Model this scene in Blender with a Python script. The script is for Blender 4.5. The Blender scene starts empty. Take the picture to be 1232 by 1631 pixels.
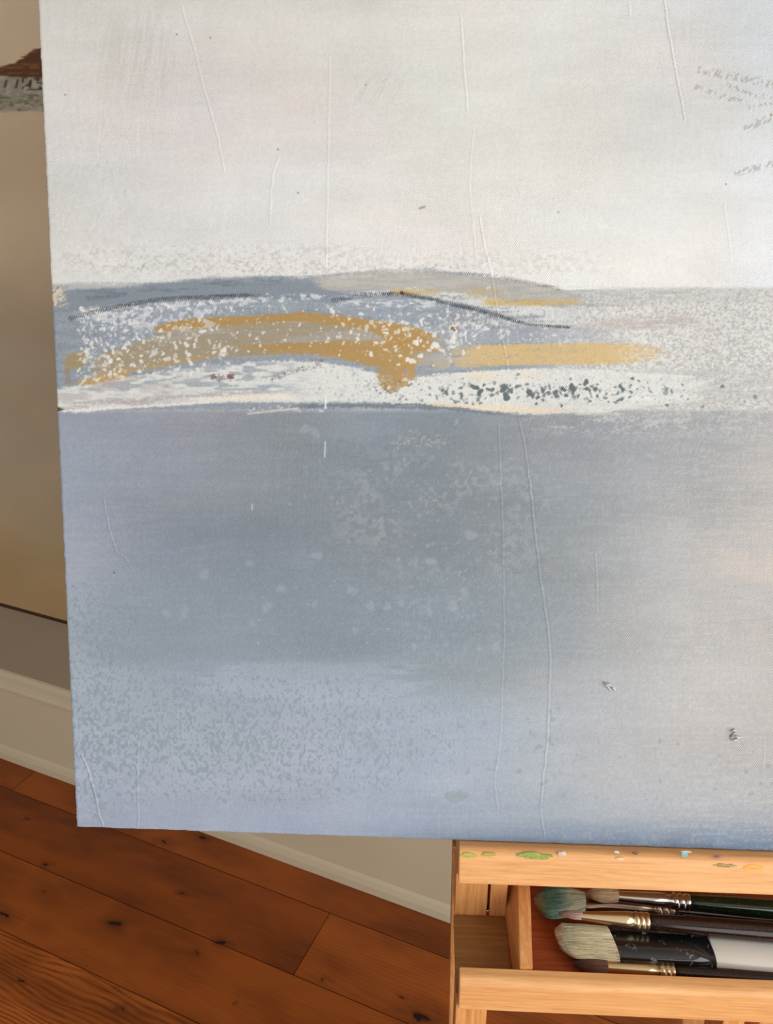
import bpy, bmesh, math, random
import numpy as np
from mathutils import Vector, Matrix

random.seed(7)
C = bpy.context.scene.collection
sc = bpy.context.scene

# ------------------------------------------------------------------ camera model (photo 1232 x 1631)
F, CX, CY = 1300.0, 616.0, 815.5
PITCH, ROLL = math.radians(23.93595287), math.radians(-0.30589751)
WALLY, PSI, LEAN = math.radians(-23.94201678), math.radians(-2.98952917), math.radians(15.92501416)
O = np.array([0, 0, 1.30])
cf = np.array([0, math.cos(PITCH), -math.sin(PITCH)])
cu0 = np.array([0, math.sin(PITCH), math.cos(PITCH)])
cx0 = np.array([1.0, 0, 0])
cx_ = math.cos(ROLL)*cx0 + math.sin(ROLL)*cu0
cu_ = -math.sin(ROLL)*cx0 + math.cos(ROLL)*cu0
# canvas frame: U right, V up the leaning face, N out of the face; NH horizontal towards the viewer
U = np.array([math.cos(PSI), math.sin(PSI), 0])
NH = np.array([math.sin(PSI), -math.cos(PSI), 0])
V = np.array([0, 0, 1])*math.cos(LEAN) - NH*math.sin(LEAN)
N = np.cross(U, V)
C0 = np.array([-0.27178549, 0.54010495, 0.76158169])      # lower left corner of the canvas face
# wall frame
W0 = np.array([-0.31769502, 1.27675366, 0])
WD = np.array([math.cos(WALLY), math.sin(WALLY), 0])
WN = np.array([math.sin(WALLY), -math.cos(WALLY), 0])

def at(x, y, z):
    d = (x-CX)/F*cx_ - (y-CY)/F*cu_ + cf
    return O + d*((z-O[2])/d[2])

cam = bpy.data.cameras.new('camera'); camo = bpy.data.objects.new('camera', cam); C.objects.link(camo)
M = Matrix.Identity(4)
for i in range(3):
    M[i][0], M[i][1], M[i][2], M[i][3] = cx_[i], cu_[i], -cf[i], O[i]
camo.matrix_world = M
cam.sensor_fit = 'VERTICAL'; cam.sensor_height = 36; cam.lens = 36*F/1631
cam.clip_start = 0.02
sc.camera = camo

# ------------------------------------------------------------------ helpers
def s2l(c):
    c = np.asarray(c, float)/255
    return np.where(c <= .04045, c/12.92, ((c+.055)/1.055)**2.4)
def col(*c): return (*[float(v) for v in s2l(c)], 1)

def tag(o, label=None, cat=None, group=None, kind=None):
    if label: o['label'] = label
    if cat: o['category'] = cat
    if group: o['group'] = group
    if kind: o['kind'] = kind
    return o
def empty(name, loc=(0, 0, 0)):
    o = bpy.data.objects.new(name, None); C.objects.link(o); o.location = loc; o.empty_display_size = .05
    return o
bpy.context.view_layer.update()
def link(name, me, mat=None, parent=None, smooth=False):
    if smooth:
        me.polygons.foreach_set('use_smooth', [True]*len(me.polygons))
    o = bpy.data.objects.new(name, me); C.objects.link(o)
    if mat: me.materials.append(mat)
    if parent:
        o.parent = parent
        p = parent; off = Vector()
        while p: off += p.location; p = p.parent
        # meshes are written in world coordinates: shift them to the parent's frame
        me.transform(Matrix.Translation(-off))
    return o
class Fr:                       # a frame: origin + axes, to write boxes in
    def __init__(s, o, a, b, c): s.o, s.a, s.b, s.c = map(np.asarray, (o, a, b, c))
    def __call__(s, x, y, z): return Vector(s.o + s.a*x + s.b*y + s.c*z)
CF = Fr(C0, U, V, N)                                   # canvas frame
TF = Fr(C0*np.array([1, 1, 0]), U, NH, np.array([0, 0, 1.]))   # tray frame: u, towards viewer, height
WF = Fr(W0, WD, WN, np.array([0, 0, 1.]))              # wall frame: along, away from wall, height

def box(fr, x0, x1, y0, y1, z0, z1, bev=0, seg=2, taper=None):
    bm = bmesh.new()
    vs = [bm.verts.new(fr(x, y, z)) for x in (x0, x1) for y in (y0, y1) for z in (z0, z1)]
    for f in ((0, 1, 3, 2), (4, 6, 7, 5), (0, 4, 5, 1), (2, 3, 7, 6), (0, 2, 6, 4), (1, 5, 7, 3)):
        bm.faces.new([vs[i] for i in f])
    bmesh.ops.recalc_face_normals(bm, faces=bm.faces)
    if bev: bmesh.ops.bevel(bm, geom=list(bm.edges), offset=bev, segments=seg, profile=.6, affect='EDGES')
    return bm
def bmo(name, bms, mat, parent=None, smooth=False):
    me = bpy.data.meshes.new(name)
    if not isinstance(bms, list): bms = [bms]
    out = bmesh.new()
    for b in bms:
        t = bpy.data.meshes.new('t'); b.to_mesh(t); out.from_mesh(t); b.free(); bpy.data.meshes.remove(t)
    out.to_mesh(me); out.free()
    return link(name, me, mat, parent, smooth)

class NT:
    def __init__(s, name):
        s.m = bpy.data.materials.new(name); s.m.use_nodes = True
        s.t = s.m.node_tree; s.n = s.t.nodes; s.b = s.n['Principled BSDF']
    def new(s, ty, **k):
        n = s.n.new(ty)
        for a, v in k.items(): setattr(n, a, v)
        return n
    def l(s, a, b): s.t.links.new(a, b)
    def math(s, op, a, b=None, c=None):
        n = s.new('ShaderNodeMath', operation=op)
        for i, v in enumerate((a, b, c)):
            if v is None: continue
            if isinstance(v, (int, float)): n.inputs[i].default_value = v
            else: s.l(v, n.inputs[i])
        return n.outputs[0]
    def ramp(s, f, stops, interp='LINEAR'):
        n = s.new('ShaderNodeValToRGB'); n.color_ramp.interpolation = interp
        e = n.color_ramp.elements
        while len(e) < len(stops): e.new(.5)
        for q, (p, c) in zip(e, stops): q.position = p; q.color = c
        s.l(f, n.inputs[0]); return n.outputs[0]
    def noise(s, v, scale, detail=3, rough=.5, dist=0):
        n = s.new('ShaderNodeTexNoise'); n.inputs['Scale'].default_value = scale
        n.inputs['Detail'].default_value = detail; n.inputs['Roughness'].default_value = rough
        n.inputs['Distortion'].default_value = dist
        s.l(v, n.inputs['Vector']); return n.outputs['Fac']
    def mapping(s, v, scale=(1, 1, 1), rot=(0, 0, 0), loc=(0, 0, 0)):
        n = s.new('ShaderNodeMapping'); n.inputs['Scale'].default_value = scale
        n.inputs['Rotation'].default_value = rot; n.inputs['Location'].default_value = loc
        s.l(v, n.inputs['Vector']); return n.outputs[0]
    def geo(s): return s.new('ShaderNodeNewGeometry').outputs['Position']
    def mix(s, f, a, b, blend='MIX'):
        n = s.new('ShaderNodeMix', data_type='RGBA', blend_type=blend)
        for i, v in ((0, f), (6, a), (7, b)):
            if isinstance(v, (int, float, tuple)): n.inputs[i].default_value = v
            else: s.l(v, n.inputs[i])
        return n.outputs[2]
    def bump(s, h, st, dist=.001, normal=None):
        n = s.new('ShaderNodeBump'); n.inputs['Strength'].default_value = st; n.inputs['Distance'].default_value = dist
        s.l(h, n.inputs['Height'])
        if normal: s.l(normal, n.inputs['Normal'])
        s.l(n.outputs[0], s.b.inputs['Normal']); return n.outputs[0]
    def base(s, v):
        if isinstance(v, tuple): s.b.inputs['Base Color'].default_value = v
        else: s.l(v, s.b.inputs['Base Color'])
    def rough(s, v): s.b.inputs['Roughness'].default_value = v
    def met(s, v): s.b.inputs['Metallic'].default_value = v
    def frame_coords(s, fr):    # world position expressed in a frame (so the grain follows the board)
        p = s.geo()
        sub = s.new('ShaderNodeVectorMath', operation='SUBTRACT'); s.l(p, sub.inputs[0]); sub.inputs[1].default_value = tuple(fr.o)
        cmb = s.new('ShaderNodeCombineXYZ')
        for i, ax in enumerate((fr.a, fr.b, fr.c)):
            d = s.new('ShaderNodeVectorMath', operation='DOT_PRODUCT'); s.l(sub.outputs[0], d.inputs[0]); d.inputs[1].default_value = tuple(ax)
            s.l(d.outputs['Value'], cmb.inputs[i])
        return cmb.outputs[0]

def plain(name, c, rough=.5, met=0, bump=None):
    m = NT(name); m.base(col(*c)); m.rough(rough); m.met(met)
    if bump: m.bump(m.noise(m.geo(), bump[0]), bump[1], bump[2])
    return m.m

# easel beech: fine flecks and lines along one axis
def wood(name, fr, axis, ca, cb, cc, rough=.45):
    m = NT(name); p = m.frame_coords(fr)
    sc_ = [330, 330, 330]; sc_[axis] = 14
    sf = [900, 900, 900]; sf[axis] = 60
    g = m.noise(m.mapping(p, tuple(sc_)), 1, 4, .6, .3)
    fl = m.noise(m.mapping(p, tuple(sf)), 1, 2, .5)
    lo = m.noise(p, 9, 2)
    c = m.ramp(g, [(.3, col(*ca)), (.55, col(*cb)), (.75, col(*cc))])
    c = m.mix(m.math('MULTIPLY', m.ramp(fl, [(.52, (0, 0, 0, 1)), (.7, (1, 1, 1, 1))]), .28), c, col(*[v*.8 for v in ca]))
    c = m.mix(m.math('MULTIPLY', m.ramp(lo, [(.4, (0, 0, 0, 1)), (.7, (1, 1, 1, 1))]), .3), c, col(*cc))
    m.base(c); m.rough(rough); m.bump(g, .15, .0004)
    return m.m
BE = ((214, 148, 86), (228, 166, 104), (238, 182, 122))
w_u = wood('beech_along', TF, 0, *BE)
w_d = wood('beech_across', TF, 1, (200, 126, 66), (220, 150, 88), (236, 174, 114))
w_z = wood('beech_upright', TF, 2, (196, 126, 66), (222, 154, 92), (236, 172, 110))
w_dark = wood('tray_plywood', TF, 0, (124, 82, 38), (144, 98, 50), (158, 112, 62))
w_red = wood('tray_base_wood', TF, 0, (140, 62, 30), (164, 80, 42), (180, 98, 56))

# ------------------------------------------------------------------ the room
def wallmat(name, c, c2, sc_=3, rough=.7):
    m = NT(name); n = m.noise(m.geo(), sc_, 3); m.base(m.mix(n, col(*c), col(*c2))); m.rough(rough)
    m.bump(m.noise(m.geo(), 350, 2), .1, .0005); return m.m
m_wall = wallmat('greige_wall_paint', (152, 136, 112), (159, 142, 118))
m_base = wallmat('cream_trim_paint', (206, 190, 160), (212, 196, 166), 4, .45)
m_ceil = wallmat('ceiling_paint', (225, 222, 215), (230, 227, 220))

T0, T1, D1, HT = -2.6, 2.3, 4.4, 2.6
def struct(name, bms, mat): return tag(bmo(name, bms, mat), kind='structure')
struct('wall_back', box(WF, T0, T1, -.1, 0, 0, HT), m_wall)
struct('wall_left', box(WF, T0-.1, T0, -.1, D1, 0, HT), m_wall)
WY0, WY1, WZ0, WZ1 = .22, 3.4, .06, 2.3      # unseen window opening in the right wall, lowered and widened for grazing light
struct('wall_right', [box(WF, T1, T1+.1, -.1, WY0, 0, HT), box(WF, T1, T1+.1, WY1, D1, 0, HT),
                      box(WF, T1, T1+.1, WY0, WY1, 0, WZ0), box(WF, T1, T1+.1, WY0, WY1, WZ1, HT)], m_wall)
fw = [box(WF, T1+.01, T1+.07, a, b, c, d, .004) for a, b, c, d in (
    (WY0, WY0+.05, WZ0, WZ1), (WY1-.05, WY1, WZ0, WZ1), (WY0, WY1, WZ0, WZ0+.05), (WY0, WY1, WZ1-.05, WZ1),
    ((WY0+WY1)/2-.02, (WY0+WY1)/2+.02, WZ0, WZ1))]
struct('window_1', fw, m_base)
struct('ceiling', box(WF, T0, T1, -.1, D1, HT, HT+.1), m_ceil)
# baseboard: tall board, moulded cap, shoe moulding - one profile swept along the wall
prof = [(0, 0), (.020, 0), (.020, .018), (.017, .030), (.0135, .038), (.0135, .205), (.016, .209), (.016, .214), (.0125, .219), (.010, .228), (.0085, .240), (.004, .249), (0, .251)]
def profile(t0, t1, pr, fr=WF):
    bm = bmesh.new()
    A = [bm.verts.new(fr(t0, d, z)) for d, z in pr]; B = [bm.verts.new(fr(t1, d, z)) for d, z in pr]
    for i in range(len(pr)):
        j = (i+1) % len(pr); bm.faces.new((A[i], A[j], B[j], B[i]))
    bm.faces.new(A[::-1]); bm.faces.new(B)
    bmesh.ops.recalc_face_normals(bm, faces=bm.faces); return bm
struct('baseboard_back', profile(T0, T1, prof), m_base)

# floor: one object, boards laid along the wall
def wpt(x, y):
    q = at(x, y, 0)-W0; return q@WD, q@WN
KNOTS = [(*wpt(x, y), k*.78) for x, y, k in ((264, 1341, .006), (322, 1334, .006), (73, 1377, .004), (184, 1471, .0065), (352, 1501, .005), (314, 1517, .003), (520, 1560, .002), (641, 1589, .003),
         (668, 1620, .011), (36, 1563, .003), (192, 1606, .003), (40, 1304, .003), (92, 1230, .006), (5, 1457, .008), (375, 1598, .0015), (288, 1423, .003))]
def build_floor():
    Wd = .1365; first = .0885
    rnd = random.Random(3)
    verts, faces, cols = [], [], []
    def quad(t0, t1, d0, d1, z, c):
        i = len(verts)
        for t, d in ((t0, d0), (t1, d0), (t1, d1), (t0, d1)): verts.append(WF(t, d, z))
        faces.append((i, i+1, i+2, i+3)); cols.extend([c]*4)
    quad(T0, T1, -.1, D1, -.0015, (0, 0, 0, 1))
    k = 0; d0 = first-Wd
    ends = {0: [-1.62, -.53, .95], 1: [-.86, .267, 1.31], 2: [-1.3, -.70, .78], 3: [-1.9, -.9, .42+.3], 4: [-1.2, .1]}
    tone = {(0, 1): .34, (0, 2): .42, (1, 1): .30, (1, 2): .62, (2, 1): .42, (2, 2): .50, (3, 1): 1.0, (3, 2): .95}
    while d0 < D1:
        es = [T0-.1] + sorted(ends.get(k, [T0+rnd.uniform(.2, 1), T0+rnd.uniform(1.3, 2.2), T0+rnd.uniform(2.5, 3.4), T0+rnd.uniform(3.6, 4.5)])) + [T1]
        for q in range(len(es)-1):
            c = tone.get((k, q), rnd.uniform(.25, .75))
            g = .0006
            quad(es[q]+g, es[q+1]-g, d0+g, d0+Wd-g, 0, (c, rnd.random(), rnd.random(), 1))
        d0 += Wd; k += 1
    me = bpy.data.meshes.new('floor'); me.from_pydata(verts, [], faces)
    a = me.color_attributes.new('plank', 'FLOAT_COLOR', 'POINT')
    a.data.foreach_set('color', np.array(cols, 'f').ravel())
    m = NT('oak_floor')
    p = m.frame_coords(WF)
    at_ = m.new('ShaderNodeVertexColor', layer_name='plank'); sep = m.new('ShaderNodeSeparateColor'); m.l(at_.outputs[0], sep.inputs[0])
    off = m.new('ShaderNodeCombineXYZ')
    m.l(m.math('MULTIPLY', sep.outputs[1], 20.), off.inputs[0]); m.l(m.math('MULTIPLY', sep.outputs[2], 20.), off.inputs[1])
    ad = m.new('ShaderNodeVectorMath', operation='ADD'); m.l(p, ad.inputs[0]); m.l(off.outputs[0], ad.inputs[1]); q = ad.outputs[0]
    # cathedral grain: wave across the board, bent by stretched noise
    warp = m.noise(m.mapping(q, (2.2, 9, 1)), 1, 3, .5)
    sx = m.new('ShaderNodeSeparateXYZ'); m.l(q, sx.inputs[0])
    ph = m.math('ADD', m.math('MULTIPLY', sx.outputs[1], 800), m.math('MULTIPLY', warp, 60))
    ring = m.math('MULTIPLY_ADD', m.math('SINE', ph), .5, .5)
    fine = m.noise(m.mapping(q, (14, 420, 1)), 1, 3, .65)
    big = m.noise(m.mapping(q, (3, 9, 1)), 1, 3, .6)
    dark, mid, light = col(86, 36, 10), col(112, 52, 22), col(196, 104, 40)
    c = m.mix(sep.outputs[0], col(122, 54, 15), col(196, 106, 40))
    rs = m.math('MULTIPLY', m.math('MULTIPLY', m.math('POWER', ring, 1.5), m.ramp(fine, [(.35, (0, 0, 0, 1)), (.65, (1, 1, 1, 1))])), m.math('MULTIPLY', m.math('POWER', sep.outputs[0], 2.2), 1.15))
    c = m.mix(rs, c, dark)
    c = m.mix(m.math('MULTIPLY', m.ramp(big, [(.4, (0, 0, 0, 1)), (.66, (1, 1, 1, 1))]), .7), c, dark)
    c = m.mix(m.math('MULTIPLY', m.ramp(fine, [(.5, (0, 0, 0, 1)), (.8, (1, 1, 1, 1))]), .3), c, light)
    # knots
    vo = m.new('ShaderNodeTexVoronoi'); vo.inputs['Scale'].default_value = 1; vo.inputs['Randomness'].default_value = 1
    m.l(m.mapping(q, (6, 11, 0)), vo.inputs['Vector'])
    dj = m.math('ADD', vo.outputs['Distance'], m.math('MULTIPLY', m.noise(m.mapping(q, (60, 60, 1)), 1, 2), .05))
    kn = m.ramp(dj, [(.055, (1, 1, 1, 1)), (.085, (0, 0, 0, 1))])
    c = m.mix(m.math('MULTIPLY', m.ramp(dj, [(.05, (1, 1, 1, 1)), (.3, (0, 0, 0, 1))]), .3), c, dark)
    c = m.mix(kn, c, col(24, 12, 8))
    # the knots and mineral streaks of the boards in front of the wall: (along wall, out from wall, radius)
    wn_ = m.noise(m.mapping(p, (45, 90, 1)), 1, 3); wo = m.new('ShaderNodeVectorMath', operation='ADD'); cb = m.new('ShaderNodeCombineXYZ')
    m.l(m.math('MULTIPLY_ADD', wn_, .05, -.025), cb.inputs[0]); m.l(m.math('MULTIPLY_ADD', wn_, -.02, .01), cb.inputs[1]); m.l(p, wo.inputs[0]); m.l(cb.outputs[0], wo.inputs[1])
    best = None
    for kx, ky, kr in KNOTS:
        dv = m.new('ShaderNodeVectorMath', operation='SUBTRACT'); m.l(wo.outputs[0], dv.inputs[0]); dv.inputs[1].default_value = (kx, ky, 0)
        sv = m.new('ShaderNodeVectorMath', operation='MULTIPLY'); m.l(dv.outputs[0], sv.inputs[0]); sv.inputs[1].default_value = (.68/kr, 1.25/kr, 0)
        ln = m.new('ShaderNodeVectorMath', operation='LENGTH'); m.l(sv.outputs[0], ln.inputs[0])
        best = ln.outputs['Value'] if best is None else m.math('MINIMUM', best, ln.outputs['Value'])
    c = m.mix(m.math('MULTIPLY', m.ramp(m.math('MULTIPLY', best, .1), [(.1, (1, 1, 1, 1)), (.55, (0, 0, 0, 1))]), .5), c, col(70, 30, 10))
    c = m.mix(m.ramp(m.math('MULTIPLY', best, .5), [(.35, (1, 1, 1, 1)), (.66, (0, 0, 0, 1))]), c, col(34, 15, 8))
    isg = m.math('LESS_THAN', sep.outputs[0], .001)
    c = m.mix(isg, c, col(30, 14, 8))
    m.base(c); m.rough(.42); m.b.inputs['Specular IOR Level'].default_value = .35
    m.bump(m.math('ADD', fine, ring), .12, .0006)
    o = link('floor', me, m.m); tag(o, kind='structure')
build_floor()

# ------------------------------------------------------------------ noise tools for the two paintings
def lat(X, Y, sx, sy, seed, octs=3, gain=.5):
    out = np.zeros(X.shape, np.float32); amp = 1; tot = 0
    for o in range(octs):
        r = np.random.RandomState(seed*17+o); G = r.rand(257, 257).astype(np.float32)
        x = X/sx*(2**o)+31.7*o; y = Y/sy*(2**o)+11.3*o
        xi = np.floor(x).astype(int); yi = np.floor(y).astype(int); fx = (x-xi); fy = (y-yi)
        fx = fx*fx*(3-2*fx); fy = fy*fy*(3-2*fy); xi &= 255; yi &= 255
        v = (G[yi, xi]*(1-fx)+G[yi, xi+1]*fx)*(1-fy)+(G[yi+1, xi]*(1-fx)+G[yi+1, xi+1]*fx)*fy
        out += amp*v; tot += amp; amp *= gain
    return out/tot
def ss(a, b, x):
    t = np.clip((x-a)/(b-a), 0, 1); return t*t*(3-2*t)
class Paint:
    def __init__(s, x0, x1, y0, y1, step=1.):
        s.x0, s.y0, s.step = x0, y0, step
        s.X, s.Y = np.meshgrid(np.arange(x0, x1, step, dtype=np.float32), np.arange(y0, y1, step, dtype=np.float32))
        s.g = lat(s.X+s.Y*.4, s.Y, 2.6, 3.4, 999, 2)
        s.c = np.zeros(s.X.shape+(3,), np.float32); s.h = np.zeros(s.X.shape, np.float32)
    def grid(s, xs, ys, vals):       # control colours, interpolated
        v = np.array(vals, np.float32)
        fx = np.interp(s.X[0], xs, np.arange(len(xs))); fy = np.interp(s.Y[:, 0], ys, np.arange(len(ys)))
        xi = np.clip(fx.astype(int), 0, len(xs)-2); yi = np.clip(fy.astype(int), 0, len(ys)-2)
        tx = (fx-xi)[None, :, None]; ty = (fy-yi)[:, None, None]
        tx = tx*tx*(3-2*tx)
        return (v[yi][:, xi]*(1-tx)+v[yi][:, xi+1]*tx)*(1-ty)+(v[yi+1][:, xi]*(1-tx)+v[yi+1][:, xi+1]*tx)*ty
    def put(s, m, colr, h=0):
        m = np.clip(m, 0, 1); s.c += m[..., None]*(np.asarray(colr, np.float32)-s.c)
        if h: s.h += m*h
    def band(s, top, bot, seed, soft=3, rag=4, sx=60, sy=5, x0=None, x1=None, xs=20):
        tx, ty = zip(*top); bx, by = zip(*bot)
        nz = (lat(s.X, s.Y, sx, sy, seed, 3)-.5)*2*rag
        Yn = s.Y+nz+(s.g-.5)*5
        T = np.interp(s.X, tx, ty); B = np.interp(s.X, bx, by)
        m = ss(T-soft, T+soft, Yn)*(1-ss(B-soft, B+soft, Yn))
        x0 = tx[0] if x0 is None else x0; x1 = tx[-1] if x1 is None else x1
        Xn = s.X+(lat(s.X, s.Y, 30, 4, seed+5, 2)-.5)*xs*1.5
        return m*ss(x0-xs*.5, x0+xs*.5, Xn)*(1-ss(x1-xs*.5, x1+xs*.5, Xn))
    def win(s, x0, x1, y0, y1, sx=20, sy=10):
        return ss(x0-sx, x0+sx, s.X)*(1-ss(x1-sx, x1+sx, s.X))*ss(y0-sy, y0+sy, s.Y)*(1-ss(y1-sy, y1+sy, s.Y))
    def dot(s, x, y, r, colr, a=1, asp=1., ang=0, h=0, seed=0, edge=.8):
        R = int((r*max(asp, 1)+3)/s.step)+1
        i = int((x-s.x0)/s.step); j = int((y-s.y0)/s.step)
        i0, i1, j0, j1 = max(i-R, 0), min(i+R+1, s.X.shape[1]), max(j-R, 0), min(j+R+1, s.X.shape[0])
        if i0 >= i1 or j0 >= j1: return
        dx = s.X[j0:j1, i0:i1]-x; dy = s.Y[j0:j1, i0:i1]-y
        ca, sa = math.cos(ang), math.sin(ang); ex = (dx*ca+dy*sa)/asp; ey = -dx*sa+dy*ca
        th = np.arctan2(ey, ex); rr = r*(1+.22*np.sin(2*th+seed)+.13*np.sin(3*th+seed*2.3))
        m = np.clip((rr-np.hypot(ex, ey))/edge+.5, 0, 1)*a
        s.c[j0:j1, i0:i1] += m[..., None]*(np.asarray(colr, np.float32)-s.c[j0:j1, i0:i1])
        if h: s.h[j0:j1, i0:i1] += m*h
    def scatter(s, n, fx, fy, rmin, rmax, cols, seed, a=(.6, 1), h=0, p=2.5, asp=(1, 1.7), dens=None):
        r = random.Random(seed)
        for k in range(n):
            x = fx(r); y = fy(r, x)
            if dens is not None and r.random() > dens(x, y): continue
            rad = rmin+(rmax-rmin)*r.random()**p
            s.dot(x, y, rad, cols[r.randrange(len(cols))], r.uniform(*a), r.uniform(*asp), r.uniform(0, 3.14), h, r.uniform(0, 6))
    def line(s, pts, w, colr=None, a=1, h=0, rag=0, seed=1, asym=0):
        P = np.array(pts, float)
        lo = P.min(0)-w*4-6; hi = P.max(0)+w*4+6
        i0, i1 = max(int((lo[0]-s.x0)/s.step), 0), min(int((hi[0]-s.x0)/s.step), s.X.shape[1])
        j0, j1 = max(int((lo[1]-s.y0)/s.step), 0), min(int((hi[1]-s.y0)/s.step), s.X.shape[0])
        if i0 >= i1 or j0 >= j1: return
        X = s.X[j0:j1, i0:i1]; Y = s.Y[j0:j1, i0:i1]
        if rag: X = X+(lat(X, Y, 14, 14, seed, 2)-.5)*rag*2
        D = np.full(X.shape, 1e9, np.float32); S = np.zeros_like(D)
        for (ax, ay), (bx, by) in zip(P[:-1], P[1:]):
            vx, vy = bx-ax, by-ay; L = vx*vx+vy*vy+1e-9
            t = np.clip(((X-ax)*vx+(Y-ay)*vy)/L, 0, 1)
            ex, ey = X-ax-t*vx, Y-ay-t*vy; d = np.hypot(ex, ey)
            sg = np.sign(vx*ey-vy*ex); k = d < D; D = np.where(k, d, D); S = np.where(k, sg, S)
        m = np.exp(-(D/w)**2)*a
        if colr is not None: s.c[j0:j1, i0:i1] += m[..., None]*(np.asarray(colr, np.float32)-s.c[j0:j1, i0:i1])
        if h: s.h[j0:j1, i0:i1] += m*h
        return (slice(j0, j1), slice(i0, i1)), m, D

# ------------------------------------------------------------------ the big abstract canvas
def big_painting():
    P = Paint(30, 1330, -30, 1400)
    X, Y = P.X, P.Y
    xs = [80, 300, 500, 700, 900, 1100, 1232]
    sky = P.grid(xs, [0, 100, 200, 300, 400, 450], [
        [(206, 203, 197), (208, 206, 199), (210, 208, 201), (211, 209, 203), (213, 211, 205), (213, 212, 210), (206, 209, 212)],
        [(209, 207, 202), (211, 206, 202), (212, 209, 203), (210, 209, 202), (210, 208, 202), (213, 209, 206), (210, 214, 216)],
        [(211, 208, 206), (215, 209, 207), (213, 207, 204), (209, 207, 200), (210, 207, 200), (211, 208, 205), (213, 216, 217)],
        [(208, 207, 203), (213, 211, 209), (214, 212, 208), (215, 213, 207), (218, 216, 211), (220, 218, 214), (222, 223, 225)],
        [(214, 212, 209), (217, 215, 212), (219, 216, 213), (221, 218, 215), (225, 222, 215), (225, 222, 217), (224, 225, 227)],
        [(214, 212, 206), (216, 214, 208), (219, 216, 213), (221, 218, 215), (224, 222, 216), (224, 221, 216), (224, 224, 226)]])
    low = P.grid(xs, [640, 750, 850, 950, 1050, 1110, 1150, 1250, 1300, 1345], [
        [(150, 154, 166), (146, 150, 161), (134, 141, 149), (131, 139, 147), (148, 151, 157), (162, 162, 163), (170, 168, 168)],
        [(150, 157, 168), (147, 152, 163), (136, 145, 152), (128, 137, 144), (144, 149, 154), (162, 162, 163), (177, 173, 170)],
        [(153, 159, 172), (139, 146, 158), (130, 139, 148), (127, 136, 143), (144, 149, 153), (169, 167, 166), (184, 178, 172)],
        [(157, 165, 178), (143, 152, 163), (133, 145, 154), (133, 143, 151), (146, 151, 154), (172, 170, 169), (182, 177, 173)],
        [(154, 165, 175), (142, 154, 164), (134, 147, 156), (134, 146, 153), (154, 158, 162), (175, 173, 171), (183, 178, 174)],
        [(157, 168, 179), (150, 161, 172), (152, 163, 176), (146, 158, 168), (160, 165, 170), (177, 175, 174), (182, 178, 175)],
        [(159, 169, 181), (152, 164, 175), (156, 166, 181), (154, 165, 178), (166, 170, 175), (178, 176, 175), (181, 178, 176)],
        [(161, 168, 183), (158, 167, 181), (160, 168, 182), (158, 167, 180), (164, 169, 175), (173, 173, 175), (176, 175, 176)],
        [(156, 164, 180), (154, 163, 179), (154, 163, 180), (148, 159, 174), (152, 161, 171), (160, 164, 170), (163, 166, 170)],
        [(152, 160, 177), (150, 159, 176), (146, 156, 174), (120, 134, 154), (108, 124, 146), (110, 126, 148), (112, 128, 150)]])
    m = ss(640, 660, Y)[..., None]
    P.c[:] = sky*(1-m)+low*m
    n1 = lat(X, Y, 190, 40, 1, 4); n2 = lat(X, Y, 60, 60, 2, 4); n3 = lat(X, Y, 45, 4, 3, 3, .6); n4 = lat(X, Y, 5, 26, 4, 2)
    fine = lat(X, Y, 2.6, 2.6, 5, 2)
    P.c += ((n1-.5)*13+(n2-.5)*7+(n3-.5)*7+(n4-.5)*3)[..., None]
    # warm / cool drift in the white
    w = (lat(X, Y, 150, 90, 6, 2)-.5)*10
    P.c[..., 0] += w*.5; P.c[..., 2] -= w*.5
    sk = (Y < 440)
    # lower field: visible swept patches
    P.put(P.band([(250, 790), (700, 770), (850, 800)], [(250, 850), (700, 880), (850, 900)], 11, 25, 20, x0=230, x1=870, xs=120)*.28, (128, 138, 146))
    P.put(P.band([(150, 900), (700, 905), (930, 930)], [(150, 1055), (600, 1050), (930, 1065)], 12, 8, 6, x0=170, x1=900, xs=140)*.4, (136, 150, 159))
    P.put(P.band([(380, 1058), (620, 1052)], [(380, 1110), (620, 1120)], 13, 12, 6, x0=330, x1=640, xs=90)*.6, (163, 173, 187))
    P.put(P.win(940, 1232, 860, 1290, 40, 60)*lat(X, Y, 160, 90, 14, 3)*.35, (192, 186, 181))
    P.put(ss(.5, .62, lat(X, Y, 40, 2.2, 15, 2)*.7+P.g*.3)*P.win(1080, 1300, 690, 1340, 60, 40)*.3, (200, 192, 184))
    P.put(ss(.45, .7, lat(X, Y, 60, 60, 16, 3))*P.win(1130, 1300, 860, 1010, 50, 40)*.5, (203, 190, 177))

    # ---- horizon zone ground
    top = [(60, 452), (110, 453), (200, 452), (260, 449), (330, 443), (420, 439), (480, 440), (520, 437), (600, 430), (680, 429), (760, 438), (840, 449), (900, 461), (1000, 459), (1100, 458), (1330, 458)]
    bot = [(60, 652), (1330, 652)]
    zone = P.band(top, bot, 21, 3, 4, x0=-100, x1=1500)
    blend = ss(820, 1010, X)
    zc = np.empty_like(P.c)
    zc[:] = (143, 151, 160)
    zc = zc*(1-blend[..., None])+np.array((201, 198, 194), np.float32)*blend[..., None]
    zc += ((n3-.5)*26)[..., None]+((n2-.5)*12)[..., None]+((P.g-.5)*14)[..., None]
    P.put(zone, zc)
    # right hand: streaky broken white over grey
    st = lat(X, Y, 34, 3.2, 22, 3, .65); g3 = lat(X, Y, 3.2, 2.6, 23, 2)
    rz = ss(830, 960, X)*zone
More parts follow.
